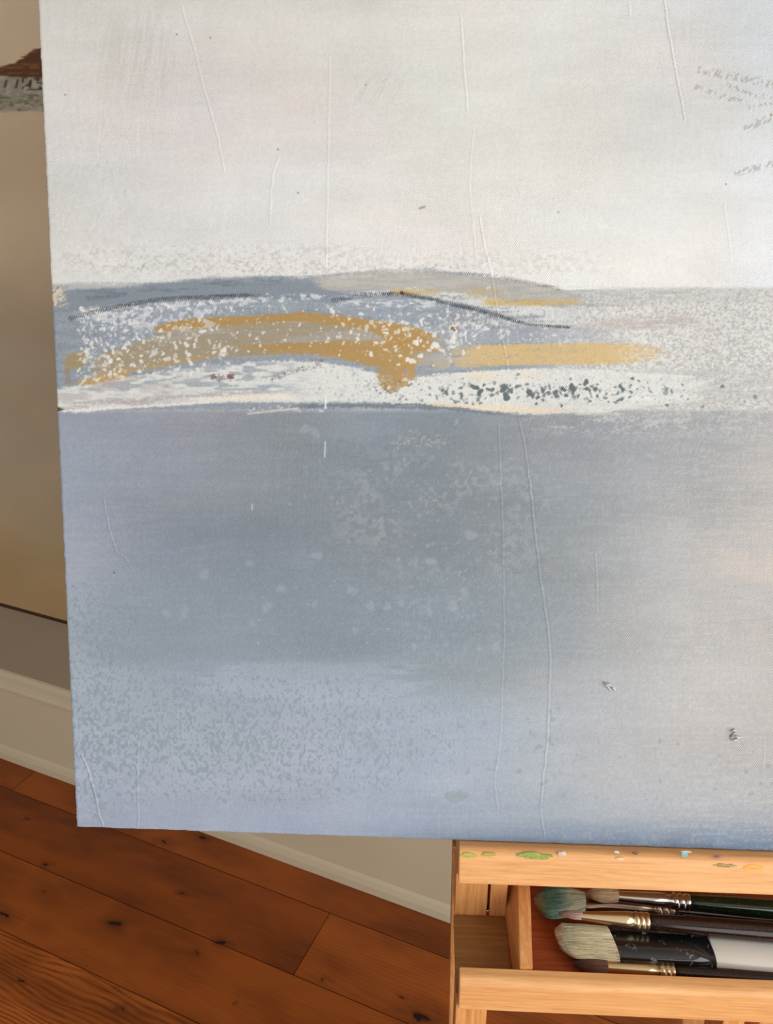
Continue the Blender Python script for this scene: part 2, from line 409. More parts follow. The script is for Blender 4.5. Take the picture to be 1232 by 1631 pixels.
    P.put(rz*ss(.42, .58, g3*.7+st*.3)*.55*(1-ss(560, 640, Y)*.3), (222, 220, 216)); P.put(rz*ss(.5, .62, st)*.5, (216, 214, 209)); P.put(rz*ss(.52, .66, 1-g3)*.5, (164, 161, 157))
    P.put(rz*ss(455, 463, Y)*(1-ss(466, 496, Y))*ss(.46, .62, g3*.6+st*.4)*.5*(1-.5*ss(1080, 1200, X)), (164, 164, 161))
    P.put(P.band([(900, 585), (1330, 592)], [(900, 655), (1330, 660)], 24, 8, 8, x0=1020, x1=1500, xs=120)*ss(.4, .6, st)*.6, (182, 179, 177))
    P.put(P.band([(960, 508), (1060, 500), (1110, 505)], [(960, 527), (1110, 520)], 25, 5, 5, x0=940, x1=1110, xs=60)*ss(.42, .56, g3*.4+st*.6)*.7, (178, 163, 157))
    P.put(P.band([(600, 520), (900, 523), (960, 526)], [(600, 548), (960, 548)], 26, 5, 5, x0=660, x1=990, xs=60)*.5, (160, 163, 169))
    # slate crest on the left
    P.put(P.band([(60, 458), (110, 458), (170, 459), (250, 452), (330, 443), (420, 440), (480, 444), (520, 455), (545, 466)],
                 [(60, 500), (200, 486), (300, 474), (400, 474), (480, 478), (545, 482)], 27, 3, 3, x0=90, x1=545, xs=20)*.9, (128, 137, 146))
    P.put(P.band([(110, 462), (200, 462), (300, 452), (420, 446)], [(110, 474), (200, 470), (300, 461), (420, 452)], 28, 3, 5, sx=40, sy=3, x0=130, x1=430, xs=30)*ss(.4, .6, st)*.7, (104, 114, 122))
    P.put(P.band([(85, 451), (160, 452), (215, 453)], [(85, 462), (160, 459), (215, 457)], 29, 2, 2, x0=100, x1=225, xs=30)*.7, (196, 192, 186))
    P.put(P.band([(60, 455), (104, 455)], [(60, 488), (104, 488)], 30, 3, 4, x0=40, x1=104, xs=14)*ss(.25, .6, P.g)*.85, (220, 202, 172))
    # taupe crest in the middle
    tp = P.band([(490, 446), (520, 439), (600, 432), (680, 431), (760, 440), (840, 452), (900, 463), (925, 470)],
                [(490, 452), (530, 464), (600, 462), (700, 468), (780, 478), (850, 476), (925, 480)], 31, 2.5, 3, x0=505, x1=925, xs=24)
    P.put(tp*.92, (172, 168, 160)); P.put(tp*ss(.45, .6, st)*.6, (186, 182, 174))
    P.put(P.band([(540, 465), (640, 460), (760, 470), (870, 487)], [(540, 476), (640, 468), (760, 488), (870, 512)], 32, 2, 3, x0=560, x1=890, xs=40)*.8*ss(.3, .5, g3*.5+st*.5), (214, 213, 208))
    P.put(P.win(795, 930, 488, 518, 25, 6)*.75*ss(.3, .52, g3*.4+st*.6), (206, 205, 201))
    P.put(P.win(545, 700, 478, 489, 20, 4)*ss(.42, .55, lat(X, Y, 9, 3, 33, 2))*.8, (208, 209, 212))
    for a, b, c, d, k, col_ in ((625, 655, 461, 468, .9, (192, 158, 92)), (745, 800, 458, 476, .6, (184, 160, 118)), (772, 925, 477, 487, .9, (196, 166, 104)), (640, 700, 462, 470, .7, (186, 158, 104))):
        P.put(P.win(a, b, c, d, 10, 3)*ss(.33, .5, st*.6+g3*.4)*k, col_)
    # greenish / grey brush bars on the right
    P.put(P.band([(850, 470), (1000, 466), (1120, 464)], [(850, 478), (1000, 478), (1120, 470)], 34, 4, 4, x0=900, x1=1110, xs=80)*ss(.4, .58, st)*.6, (168, 170, 166))
    P.put(P.band([(880, 484), (1060, 482)], [(880, 491), (1060, 488)], 35, 3, 3, x0=900, x1=1010, xs=60)*ss(.4, .58, st)*.6, (150, 152, 150))
    # ---- ochre
    taupe = P.band([(130, 575), (200, 552), (280, 520), (350, 512), (480, 508), (600, 514), (660, 522), (700, 545)],
                   [(130, 600), (220, 590), (300, 575), (400, 567), (500, 563), (600, 580), (700, 585)], 41, 3, 5, x0=150, x1=700, xs=30)
    P.put(taupe*.9, (154, 141, 118)); P.put(taupe*ss(.45, .6, n3)*.4, (164, 146, 110))
    P.put(taupe*ss(.5, .66, lat(X, Y, 70, 10, 42, 3))*.6, (166, 160, 152))
    OC = (170, 134, 78); OC2 = (188, 146, 82)
    P.put(P.band([(235, 524), (270, 512), (330, 505), (400, 502), (480, 498), (540, 503), (600, 510), (650, 518), (690, 532)],
                 [(235, 529), (270, 526), (330, 520), (400, 514), (480, 511), (540, 517), (600, 530), (650, 560), (690, 560)], 43, 1.6, 2.5, x0=245, x1=685, xs=20)*.95, OC)
    P.put(P.band([(235, 572), (300, 558), (380, 550), (460, 546), (540, 544), (600, 545), (640, 530), (690, 530)],
                 [(235, 580), (300, 572), (380, 566), (460, 562), (540, 568), (590, 584), (640, 592), (690, 566)], 44, 2.4, 3, x0=330, x1=690, xs=60)*.9*ss(.25, .5, n3*.5+ss(330, 560, X)*.5), OC)
    P.put(P.win(360, 560, 527, 540, 60, 4)*ss(.45, .6, lat(X, Y, 60, 6, 45, 3))*.6, (156, 152, 146))
    P.put(P.band([(210, 588), (330, 562)], [(210, 594), (330, 570)], 46, 2, 3, x0=225, x1=330, xs=30)*.6, (176, 142, 88))
    P.put(P.band([(590, 580), (604, 585), (625, 588), (650, 585)], [(590, 600), (604, 616), (622, 627), (650, 612)], 47, 2, 6, sx=8, sy=6, x0=602, x1=642, xs=8)*.93*ss(.2, .35, lat(X, Y, 5, 5, 48, 2)+.1*(Y < 605)), OC)
    P.put(P.win(636, 662, 570, 615, 8, 6)*ss(.46, .54, lat(X, Y, 7, 12, 49, 2))*.8, (186, 140, 72))
    P.put(P.band([(100, 566), (137, 556)], [(100, 592), (137, 582)], 50, 2, 3, x0=103, x1=137, xs=8)*.85, (158, 138, 96))
    P.put(P.win(104, 112, 588, 612, 3, 4)*.5, (140, 122, 92))
    P.put(P.band([(125, 606), (170, 594), (215, 585)], [(125, 616), (170, 610), (215, 600)], 51, 2, 3, x0=132, x1=212, xs=22)*.85, (184, 150, 96))
    P.put(P.win(140, 230, 560, 590, 30, 8)*ss(.45, .6, n2)*.5, (164, 142, 104))
    # right ochre
    ro = P.band([(690, 556), (760, 549), (900, 547), (1000, 546), (1060, 552)], [(690, 582), (760, 583), (900, 581), (1000, 578), (1060, 570)], 52, 2, 3, x0=740, x1=1045, xs=46)
    P.put(ro*(ss(.2, .4, st*.5+g3*.5)*.93), (203, 173, 119))
    P.put(ro*ss(960, 1020, X)*ss(.44, .55, g3)*.6, (214, 209, 200))
    P.put(P.win(690, 760, 552, 590, 20, 8)*ss(.4, .55, lat(X, Y, 12, 7, 53, 2))*.7, (190, 172, 140))
    P.put(P.win(660, 720, 560, 578, 14, 5)*.55, (162, 163, 168))
    # ---- lower white drift
    wt = [(60, 622), (95, 619), (150, 612), (200, 602), (250, 592), (320, 582), (400, 577), (460, 574), (520, 578), (570, 588), (600, 594), (640, 603), (760, 591), (900, 586), (1000, 592), (1120, 600)]
    wb = [(60, 649), (95, 652), (120, 657), (200, 650), (300, 643), (400, 640), (520, 640), (600, 641), (700, 645), (780, 654), (860, 660), (960, 657), (1040, 645), (1120, 638)]
    wm = P.band(wt, wb, 61, 2, 3, x0=20, x1=1110, xs=50)
    oc_keep = P.win(600, 664, 560, 626, 6, 4)*(P.c[..., 2] < 130)
    P.put(wm*(1-oc_keep)*.95*(1-.75*ss(.44, .6, lat(X, Y, 22, 5, 62, 3))*(1-ss(420, 520, X))*(1-ss(618, 632, Y))), (216, 216, 210))
    P.put(wm*ss(.45, .62, g3*.5+lat(X, Y, 10, 5, 162, 3)*.5)*.35, (190, 190, 190))
    P.put(wm*(1-ss(200, 360, X))*ss(.4, .6, lat(X, Y, 26, 5, 63, 3))*.6, (176, 168, 168))
    P.put(P.band([(110, 640), (220, 634), (330, 626), (480, 622)], [(110, 646), (220, 641), (330, 632), (480, 628)], 64, 3, 3, x0=120, x1=480, xs=30)*ss(.36, .56, g3*.5+st*.5)*.65, (160, 150, 152))
    P.put(P.band([(330, 632), (400, 627), (460, 628)], [(330, 639), (400, 638), (480, 636)], 65, 2, 2, x0=320, x1=470, xs=30)*.7, (230, 220, 202))
    P.put(P.band([(100, 653), (200, 647), (320, 640)], [(100, 656), (200, 651), (320, 643)], 66, 1.4, 1, x0=90, x1=330, xs=20)*.8, (230, 226, 218), .5)
    P.put(P.band([(680, 640), (780, 646), (900, 650)], [(680, 645), (780, 655), (900, 660)], 67, 2, 3, x0=690, x1=900, xs=30)*.8, (228, 207, 180))
    P.put(P.win(880, 1000, 646, 664, 40, 6)*ss(.4, .58, g3*.4+st*.6)*.6, (214, 210, 198))
    P.put(P.win(690, 860, 588, 606, 40, 6)*ss(.46, .6, lat(X, Y, 20, 6, 68, 2))*.5, (226, 204, 170))
    P.put(P.band([(460, 646), (560, 642), (660, 642), (760, 652), (830, 661)], [(460, 651), (560, 649), (660, 651), (760, 658), (830, 665)], 69, 1.6, 2, sx=30, x0=470, x1=830, xs=60)*.75*ss(.3, .5, st), (104, 113, 120))
    P.put(P.win(1000, 1110, 628, 636, 30, 3)*ss(.35, .5, st)*.8, (222, 222, 219))
    # lavender run under the drift, broken white edge on the right
    P.put(P.win(850, 1330, 640, 690, 60, 14)*ss(.5, .62, g3*.5+lat(X, Y, 26, 5, 70, 2)*.5)*.5, (204, 202, 200))
    # ---- spatter
    W_ = [(224, 222, 216), (214, 214, 212), (228, 225, 216)]
    P.put(P.band([(110, 503), (200, 490), (300, 481), (400, 474), (500, 469)], [(110, 512), (200, 500), (300, 489), (400, 481), (500, 476)], 71, 3, 3, x0=130, x1=520, xs=30)*ss(.44, .52, lat(X, Y, 6, 4, 72, 2))*.85, (207, 209, 213), .1)
    P.put(P.win(140, 350, 490, 525, 30, 8)*ss(.5, .58, lat(X, Y, 8, 6, 73, 2))*.7, (206, 207, 211), .1)
    P.scatter(760, lambda r: 124+abs(r.gauss(0, 1))*120, lambda r, x: r.uniform(492, 612)-(x-122)*.08, .6, 3.1, W_, 74, (.35, .9), .2, 2.2)
    P.scatter(170, lambda r: r.uniform(300, 620), lambda r, x: r.uniform(478, 560), .8, 2.2, W_, 75, (.5, 1), .2, 3)
    P.scatter(240, lambda r: r.gauss(655, 55), lambda r, x: r.gauss(535, 30), .6, 3.4, W_, 76, (.45, .95), .25, 3)
    P.scatter(160, lambda r: r.gauss(730, 60), lambda r, x: r.gauss(525, 22), .7, 3.9, [(206, 207, 206), (216, 215, 210)], 77, (.4, .9), .25, 2.5)
    for x, y, r in ((297, 549, 4.6), (356, 558, 5.2), (355, 565, 4), (303, 577, 4), (529, 495, 5), (575, 500, 3.6), (559, 529, 3.2), (591, 564, 4.2), (657, 575, 5.5), (722, 541, 6), (662, 546, 5), (670, 567, 4.5), (690, 551, 5)):
        P.dot(x, y, r*.85, (220, 216, 205), .92, 1.12, .9, .35, x)
    P.scatter(420, lambda r: r.uniform(700, 1232), lambda r, x: r.uniform(495, 545), .8, 2.6, [(214, 213, 210), (205, 204, 202)], 78, (.4, .9), .15)
    DK = [(96, 105, 106), (112, 120, 122), (84, 92, 94)]
    P.scatter(250, lambda r: r.gauss(850, 115), lambda r, x: r.gauss(624, 10), .6, 3.2, DK, 79, (.55, .95), .15, 2.6)
    P.scatter(90, lambda r: r.uniform(580, 760), lambda r, x: r.uniform(604, 640), .7, 2, DK, 80, (.4, .8), 0)
    P.scatter(60, lambda r: r.uniform(900, 1090), lambda r, x: r.gauss(622, 10), .8, 2.2, DK, 81, (.5, .9), 0)
    for x, y, r, a in ((803, 619, 5, 1.3), (807, 632, 6, 1.1), (845, 626, 5.4, 1), (765, 625, 4.4, 1.3), (757, 617, 4, 1.6), (912, 617, 4.5, 1.6), (934, 609, 4.4, 1.1), (935, 619, 3, 1), (898, 620, 4, 1.1), (990, 617, 3, 1.6), (1008, 603, 2.6, 1), (902, 630, 3, 1), (952, 631, 2.4, 1), (857, 633, 3, 1)):
        P.dot(x, y, r, (88, 97, 99), .95, a, .6+x, .2, x*.7)
    P.scatter(60, lambda r: r.uniform(335, 372), lambda r, x: r.gauss(601, 3), .7, 2, [(128, 96, 88), (120, 104, 108)], 82, (.4, .9))
    P.scatter(80, lambda r: r.uniform(430, 515), lambda r, x: 605-(x-430)*.35+r.gauss(0, 3), .7, 1.8, [(134, 108, 108), (120, 112, 120)], 83, (.4, .8))
    P.dot(367, 600, 3.6, (118, 80, 62), .8, 1.5)
    P.scatter(180, lambda r: r.uniform(500, 640), lambda r, x: r.uniform(578, 640), .7, 1.8, [(170, 172, 172), (150, 154, 156)], 84, (.3, .7))
    P.scatter(180, lambda r: r.gauss(735, 45), lambda r, x: r.gauss(509, 8), .8, 2.2, [(140, 122, 118), (150, 140, 140), (205, 204, 202)], 85, (.4, .8))
    for k in range(2):
        P.dot(722, 524, 5.5-2.2*k, [(218, 215, 205), (120, 98, 70)][k], .9, 1.3, .3, .2)
    # grey mottling in the white above the crest
    dm = P.win(100, 560, 392, 440, 50, 16)+P.win(560, 960, 398, 436, 60, 10)*.6
    P.put(dm*ss(.53, .62, lat(X, Y, 5, 4, 86, 2))*.6, (190, 187, 178)); P.put(dm*ss(.56, .66, lat(X, Y, 6, 4, 87, 2))*.5, (231, 229, 222))
    P.scatter(220, lambda r: r.uniform(200, 760), lambda r, x: r.gauss(430-abs(x-600)*.01, 7), .6, 1.6, [(160, 156, 148), (180, 172, 156)], 88, (.3, .8))
    # charcoal lines, broken by the weave
    def charcoal(pts, w, seed, a=.9, c=(48, 50, 52), th=.42):
        sl, m, D = P.line(pts, w*1.35, rag=1.6, seed=seed)
        x, y = X[sl], Y[sl]
        hat = (.5+.5*np.sin((x+y*.4)*2*np.pi/3.3+lat(x, y, 9, 9, seed+3, 2)*5))*.34+lat(x+y*.45, y, 2.4, 5, seed+1, 2)*.33+lat(x, y, 22, 3, seed+2, 2)*.33
        mm = ss(.3, .75, m)*ss(th+.07, th+.17, hat)*a*.82
        P.c[sl] += mm[..., None]*(np.array(c, np.float32)-P.c[sl])
    charcoal([(112, 507), (150, 497), (200, 486), (240, 479), (290, 475), (340, 473), (395, 470)], 3.4, 91)
    charcoal([(170, 493), (240, 478), (340, 472), (415, 470)], 2.4, 92, .7)
    charcoal([(530, 479), (560, 473), (600, 468), (640, 468), (680, 474), (720, 484), (760, 493), (800, 505), (825, 512)], 3.6, 93, .9, th=.45)
    charcoal([(610, 468), (640, 468), (680, 475), (740, 489), (800, 503)], 2.2, 94, .85, th=.36)
    charcoal([(800, 505), (825, 513), (850, 518), (880, 520), (906, 521)], 2.1, 95, .9, th=.34)
    charcoal([(735, 435), (800, 441), (840, 449), (890, 460)], 2.6, 96, .75, (92, 88, 80), .46)
    charcoal([(140, 475), (165, 474), (200, 468)], 3.5, 97, .7, (88, 98, 106), .3)
    P.dot(641, 467, 3, (60, 46, 34), .9, 1.2)
    # ---- lower field marks
    sp = P.win(540, 890, 745, 905, 70, 40)+P.win(420, 900, 690, 760, 90, 30)*.3
    P.put(sp*ss(.5, .6, lat(X, Y, 7, 6, 101, 2))*ss(.3, .6, lat(X, Y, 50, 40, 102, 2))*.55, (160, 166, 173))
    P.put(P.win(560, 1000, 900, 1060, 120, 60)*ss(.58, .66, lat(X, Y, 6, 5, 103, 2))*.22, (166, 174, 180))
    P.scatter(260, lambda r: r.gauss(720, 110), lambda r, x: r.gauss(840, 70), .8, 3, [(162, 168, 174)], 104, (.25, .6))
    for x, y, r in ((325, 915, 8), (265, 977, 7), (294, 974, 8), (425, 967, 8.5), (398, 897, 6), (505, 885, 8), (448, 938, 7), (501, 962, 5), (590, 965, 8), (618, 966, 6), (687, 895, 7), (685, 975, 6), (750, 853, 9), (741, 943, 7), (402, 993, 5), (660, 1030, 5), (487, 683, 8), (503, 690, 7), (640, 960, 6), (561, 940, 8), (1130, 665, 7), (1157, 700, 7), (1038, 725, 6), (722, 965, 9), (790, 1030, 7), (565, 1005, 4)):
        P.dot(x, y, r*.92, (164, 172, 181), .5, 1.05, .4, .06, x, 5)
    P.scatter(150, lambda r: r.uniform(620, 710), lambda r, x: r.gauss(702, 8), .5, 1.1, [(196, 186, 168)], 105, (.4, .8))
    P.scatter(90, lambda r: r.uniform(400, 1000), lambda r, x: r.uniform(900, 1060), .6, 1.6, [(176, 184, 190)], 106, (.4, .8))
    # slate flecks at lower left
    dn = np.exp(-((X-400)/230)**2-((Y-1175)/75)**2)+.75*np.exp(-((X-160)/70)**2-((Y-1150)/110)**2)+.5*np.exp(-((X-150)/60)**2-((Y-1000)/60)**2)
    ns = lat(X, Y, 3.3, 4.6, 107, 2, .35)
    P.put(ss(.0, .055, ns-(.70-.20*np.clip(dn, 0, 1)))*ss(.04, .2, dn)*.82, (136, 151, 161), -.1)
    P.scatter(260, lambda r: r.uniform(560, 900), lambda r, x: r.gauss(1190, 70), .8, 4, [(140, 153, 163)], 108, (.4, .8), 0, 3)
    P.scatter(120, lambda r: r.uniform(850, 1240), lambda r, x: r.uniform(1180, 1335), .8, 3.2, [(146, 150, 155)], 109, (.3, .7), 0, 2)
    P.scatter(110, lambda r: r.uniform(110, 180), lambda r, x: r.uniform(930, 1230), 1, 3.4, [(136, 144, 152)], 110, (.4, .8), 0)
    P.dot(727, 1269, 10.5, (141, 155, 161), .9, 1.55, -.15, 0, 1); P.dot(735, 1264, 6, (141, 155, 161), .9)
    P.dot(163, 1284, 8, (142, 154, 164), .7); P.dot(182, 912, 2, (120, 104, 88), .8)
    P.line([(518, 704), (517, 727)], 1.1, (222, 222, 220), .9, .6); P.line([(518, 628), (518, 650)], 1.2, (226, 226, 222), .8, .5)
    P.line([(518, 636), (519, 650)], 1.2, (226, 226, 222), .8, .5); P.line([(402, 803), (402, 812)], .9, (215, 218, 220), .8)
    P.line([(395, 659), (440, 654), (475, 650)], 1.4, (214, 214, 212), .8, .4, 2, 5)
    for k in range(26):
        r = random.Random(k); x = r.uniform(380, 520); y = r.uniform(640, 657)
        P.line([(x, y), (x+r.uniform(-6, 8), y+r.uniform(-3, 2))], 1, (206, 208, 208), .7, .3)
    # dark raw corner where the drift wraps round the edge
    P.put((((X-88)/16+(np.abs(Y-652)/5)) < 1).astype(np.float32)*(X < 104), (92, 78, 62))
    # marks in the white
    for x, y in ((104, 151), (583, 135), (443, 238), (282, 55), (475, 307), (890, 338), (1157, 293), (335, 60)):
        P.dot(x, y, 1.5, (120, 112, 100), .8)
    P.line([(669, 332), (677, 329)], 1.5, (140, 122, 92), .9)
    P.put(P.win(150, 240, 330, 400, 30, 30)*ss(.45, .62, n2)*.4, (198, 204, 202))
    P.put(P.win(160, 270, 20, 150, 18, 30)*ss(.4, .6, lat(X+Y*.15, Y, 4, 80, 111, 2))*.35, (192, 189, 180))
    P.put(P.win(560, 640, 120, 160, 20, 14)*ss(.45, .6, lat(X+Y*.6, Y, 4, 30, 112, 2))*.35, (190, 187, 178))
    for pts, w in (([(1118, 112), (1160, 120), (1200, 128), (1240, 137)], 7), ([(1105, 137), (1135, 148), (1165, 158), (1190, 164)], 4.5), ([(1195, 172), (1240, 162)], 3),
                   ([(1190, 205), (1215, 192), (1240, 184)], 6), ([(1175, 276), (1205, 268), (1240, 258)], 5), ([(1160, 136), (1200, 150), (1240, 158)], 4)):
        sl, m, D = P.line(pts, w, rag=2, seed=113)
        g = ss(.5, .6, lat(X[sl]+Y[sl]*.5, Y[sl], 3, 4, 114, 2))
        mm = ss(.2, .6, m)*g
        P.c[sl] += (mm*.7)[..., None]*(np.array((172, 170, 160), np.float32)-P.c[sl]); P.h[sl] += ss(.2, .6, m)*(g-.3)*.5
    P.dot(1229, 183, 2, (150, 120, 60), .8)
    P.c += ((P.g-.5)*5+(fine-.5)*6)[..., None]
    P.put(ss(.5, .68, P.g*.6+n3*.4)*(Y > 660)*(.05+.10*ss(850, 1000, X)), (196, 196, 196)); P.put(ss(.5, .68, (1-P.g)*.6+n3*.4)*(.03+.11*ss(780, 950, X)*P.win(700, 1400, 455, 700, 60, 20)), (120, 122, 124))
    P.c *= (1-.055*ss(850, 1232, X)-.055*P.win(180, 980, 670, 1060, 120, 60))[..., None]
    # ---- relief (about tenths of a millimetre)
    P.h += (n3-.5)*.16+(lat(X, Y, 30, 2.2, 121, 2)-.5)*.22*ss(.4, .7, lat(X, Y, 180, 120, 122, 2))+(lat(X, Y, 2.6, 34, 123, 2)-.5)*.18*ss(.5, .75, lat(X, Y, 120, 120, 124, 2))
    P.h += (fine-.5)*.09+(P.g-.5)*.05+(lat(X, Y, 7, 9, 125, 3)-.5)*.5*(P.win(90, 240, 170, 400, 30, 40)+.5*P.win(900, 1060, 20, 100, 60, 30)+.4*P.win(960, 1240, 1060, 1330, 60, 60))
    cr = [([(289, 10), (310, 80), (330, 160), (346, 215), (357, 273)], .5), ([(525, 88), (523, 250), (520, 400), (519, 430)], .35),
          ([(445, 248), (436, 275), (432, 302), (430, 356)], .4), ([(734, 24), (739, 100), (745, 178)], .55), ([(755, 206), (750, 260), (748, 298), (754, 360), (760, 418)], .35),
          ([(765, 346), (772, 390), (779, 418), (790, 480), (798, 530), (805, 565), (811, 591)], .6),
          ([(825, 664), (835, 702), (842, 750), (847, 799), (855, 870), (861, 924), (868, 965), (873, 998), (876, 1060), (874, 1130), (872, 1187), (865, 1240), (861, 1287), (868, 1336)], .6),
          ([(794, 678), (797, 750), (801, 832), (802, 920), (803, 998), (799, 1124), (796, 1187), (791, 1220), (787, 1249), (793, 1287)], .35),
          ([(1058, 0), (1065, 45), (1075, 105), (1086, 158), (1092, 192)], .9), ([(1154, 327), (1160, 370), (1166, 418)], .35),
          ([(130, 1203), (140, 1228), (148, 1253), (154, 1275), (157, 1294), (164, 1314)], .9), ([(125, 1285), (140, 1291), (157, 1297)], .7), ([(220, 1180), (218, 1250), (221, 1290), (219, 1321)], .45),
          ([(165, 795), (174, 842), (186, 880), (200, 889)], .5), ([(140, 842), (160, 862), (200, 889), (215, 915)], .35), ([(948, 880), (951, 930), (952, 976)], .35),
          ([(1219, 1170), (1216, 1230)], .3), ([(395, 262), (420, 285), (345, 300)], .2), ([(1002, 5), (1004, 25), (1020, 32)], .6), ([(455, 165), (500, 190), (515, 203)], .3)]
    for pts, h in cr:
        P.line(pts, 1.25, h=h, rag=1.2, seed=int(pts[0][0]))
        P.line([(a+2.4, b) for a, b in pts], 1.6, h=-h*.4, rag=1.2, seed=int(pts[0][0]))
    return P

def build_canvas():
    P = big_painting()
    CWd, CHt, TH = .86, .80, .036
    px = .00053                        # about one photo pixel on the face
    us = np.concatenate([np.arange(0, .612, px), np.linspace(.6125, CWd, 160)])
    vs = []
    v = 0.
    while v < CHt:
        vs.append(v)
        v += (.00056 if .335 < v < .475 else .00068) if v < .675 else .004
    vs = np.array(vs+[CHt])
    off = np.array([.0006, .0018, .004, .02, TH])
    ux = np.concatenate([np.full(5, 0.), us, np.full(5, CWd)]); uo = np.concatenate([off[::-1], np.zeros(len(us)), off])
    vx = np.concatenate([np.full(5, 0.), vs, np.full(5, CHt)]); vo = np.concatenate([off[::-1], np.zeros(len(vs)), off])
    # gentle rounding of the folded edges
    uo2 = uo+np.where((ux < .0016) & (uo == 0), (.0016-ux)*.25, 0)+np.where((ux > CWd-.0016) & (uo == 0), .0004, 0)
    UU, VV = np.meshgrid(ux, vx); NN = -np.maximum(uo2[None, :], vo[:, None])
    pos0 = C0+UU[..., None]*U+VV[..., None]*V
    d = pos0-O; z = d@cf
    PX = CX+F*(d@cx_)/z; PY = CY-F*(d@cu_)/z
    # outside the painted map the pattern folds back on itself
    hi = 1328; PX = np.where(PX > hi, 2*hi-PX, PX); PY = np.where(PY < -28, -56-PY, PY)
    fx = np.clip((PX-P.x0)/P.step, 0, P.X.shape[1]-1.01); fy = np.clip((PY-P.y0)/P.step, 0, P.X.shape[0]-1.01)
    xi = fx.astype(int); yi = fy.astype(int); tx = (fx-xi); ty = (fy-yi)
    def samp(A):
        a, b, c, d_ = A[yi, xi], A[yi, xi+1], A[yi+1, xi], A[yi+1, xi+1]
        t, q = (tx, ty) if A.ndim == 2 else (tx[..., None], ty[..., None])
        return (a*(1-t)+b*t)*(1-q)+(c*(1-t)+d_*t)*q
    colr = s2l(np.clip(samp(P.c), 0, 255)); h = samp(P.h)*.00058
    face = (NN > -.0005)
    # frayed, slightly wavy folded edge
    wav = (lat(VV*1900, UU*10, 9, 9, 200, 3)-.5)*.0011
    lft = np.exp(-UU/.0015); pos = pos0+(NN+np.where(face, h, 0))[..., None]*N+(wav*lft)[..., None]*U
    wav2 = (lat(UU*1900, VV*10, 12, 9, 201, 3)-.5)*.0009
    pos = pos+(wav2*np.exp(-VV/.0015))[..., None]*V
    ny, nx = UU.shape
    idx = np.arange(ny*nx).reshape(ny, nx)
    q = np.stack([idx[:-1, :-1], idx[:-1, 1:], idx[1:, 1:], idx[1:, :-1]], -1).reshape(-1, 4)
    root = empty('canvas_painting', Vector(C0+N*-TH))
    tag(root, 'large unframed abstract seascape canvas in white, ochre and slate blue resting on the easel ledge', 'painting')
    me = bpy.data.meshes.new('painted_canvas')
    me.vertices.add(ny*nx); me.vertices.foreach_set('co', (pos-(C0-N*TH)).astype(np.float32).ravel())
    me.loops.add(q.size); me.loops.foreach_set('vertex_index', q.astype(np.int32).ravel())
    me.polygons.add(len(q)); me.polygons.foreach_set('loop_start', np.arange(0, q.size, 4, dtype=np.int32))
    me.polygons.foreach_set('use_smooth', np.ones(len(q), bool))
    me.update(calc_edges=True)
    a = me.color_attributes.new('paint', 'FLOAT_COLOR', 'POINT')
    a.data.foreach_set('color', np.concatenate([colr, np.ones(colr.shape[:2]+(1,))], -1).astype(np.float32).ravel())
    m = NT('acrylic_on_canvas')
    vc = m.new('ShaderNodeVertexColor', layer_name='paint')
    p = m.frame_coords(CF); s = m.new('ShaderNodeSeparateXYZ'); m.l(p, s.inputs[0])
    # twill weave of the cloth
    k = 2*math.pi/.00175
    wob = m.math('MULTIPLY', m.noise(m.mapping(p, (40, 40, 0)), 1, 2), 2.)
    a1 = m.math('SINE', m.math('ADD', m.math('MULTIPLY', m.math('ADD', s.outputs[0], m.math('MULTIPLY', s.outputs[1], .8)), k), wob))
    a2 = m.math('SINE', m.math('MULTIPLY', m.math('SUBTRACT', s.outputs[1], m.math('MULTIPLY', s.outputs[0], .35)), k*1.35))
    wv = m.math('ADD', m.math('MULTIPLY', a1, .6), m.math('MULTIPLY', a2, .4))
    wv = m.math('MULTIPLY', wv, m.ramp(m.noise(m.mapping(p, (9, 9, 0)), 1, 3), [(.35, (.25,)*3+(1,)), (.65, (1, 1, 1, 1))]))
    gr = m.noise(m.mapping(p, (900, 1100, 0)), 1, 2)
    tone = m.math('MULTIPLY_ADD', wv, .026, m.math('MULTIPLY_ADD', gr, .10, .955))
    vm = m.new('ShaderNodeVectorMath', operation='SCALE'); m.l(vc.outputs[0], vm.inputs[0]); m.l(tone, vm.inputs['Scale'])
    m.l(vm.outputs[0], m.b.inputs['Base Color'])
    m.rough(.5); m.b.inputs['Specular IOR Level'].default_value = .4
    m.bump(m.math('MULTIPLY_ADD', gr, .6, wv), .7, .0002)
    me.materials.append(m.m)
    o = bpy.data.objects.new('painted_canvas', me); C.objects.link(o); o.parent = root
    # stretcher bars behind
    bars = [(0.002, CWd-.002, .002, .045), (.002, CWd-.002, CHt-.045, CHt-.002), (.002, .045, .046, CHt-.046), (CWd-.045, CWd-.002, .046, CHt-.046)]
    for x0, x1, y0, y1 in bars:
        bmo('stretcher_bar', box(CF, x0, x1, y0, y1, -TH-.0005, -.006, .001), w_d, root)
    # curled flakes of dried paint standing off the face
    mf = plain('dried_paint', (190, 188, 188), .5)
    def hitc(x, y):
        dd = (x-CX)/F*cx_-(y-CY)/F*cu_+cf; return O+dd*(((C0-O)@N)/(dd@N))
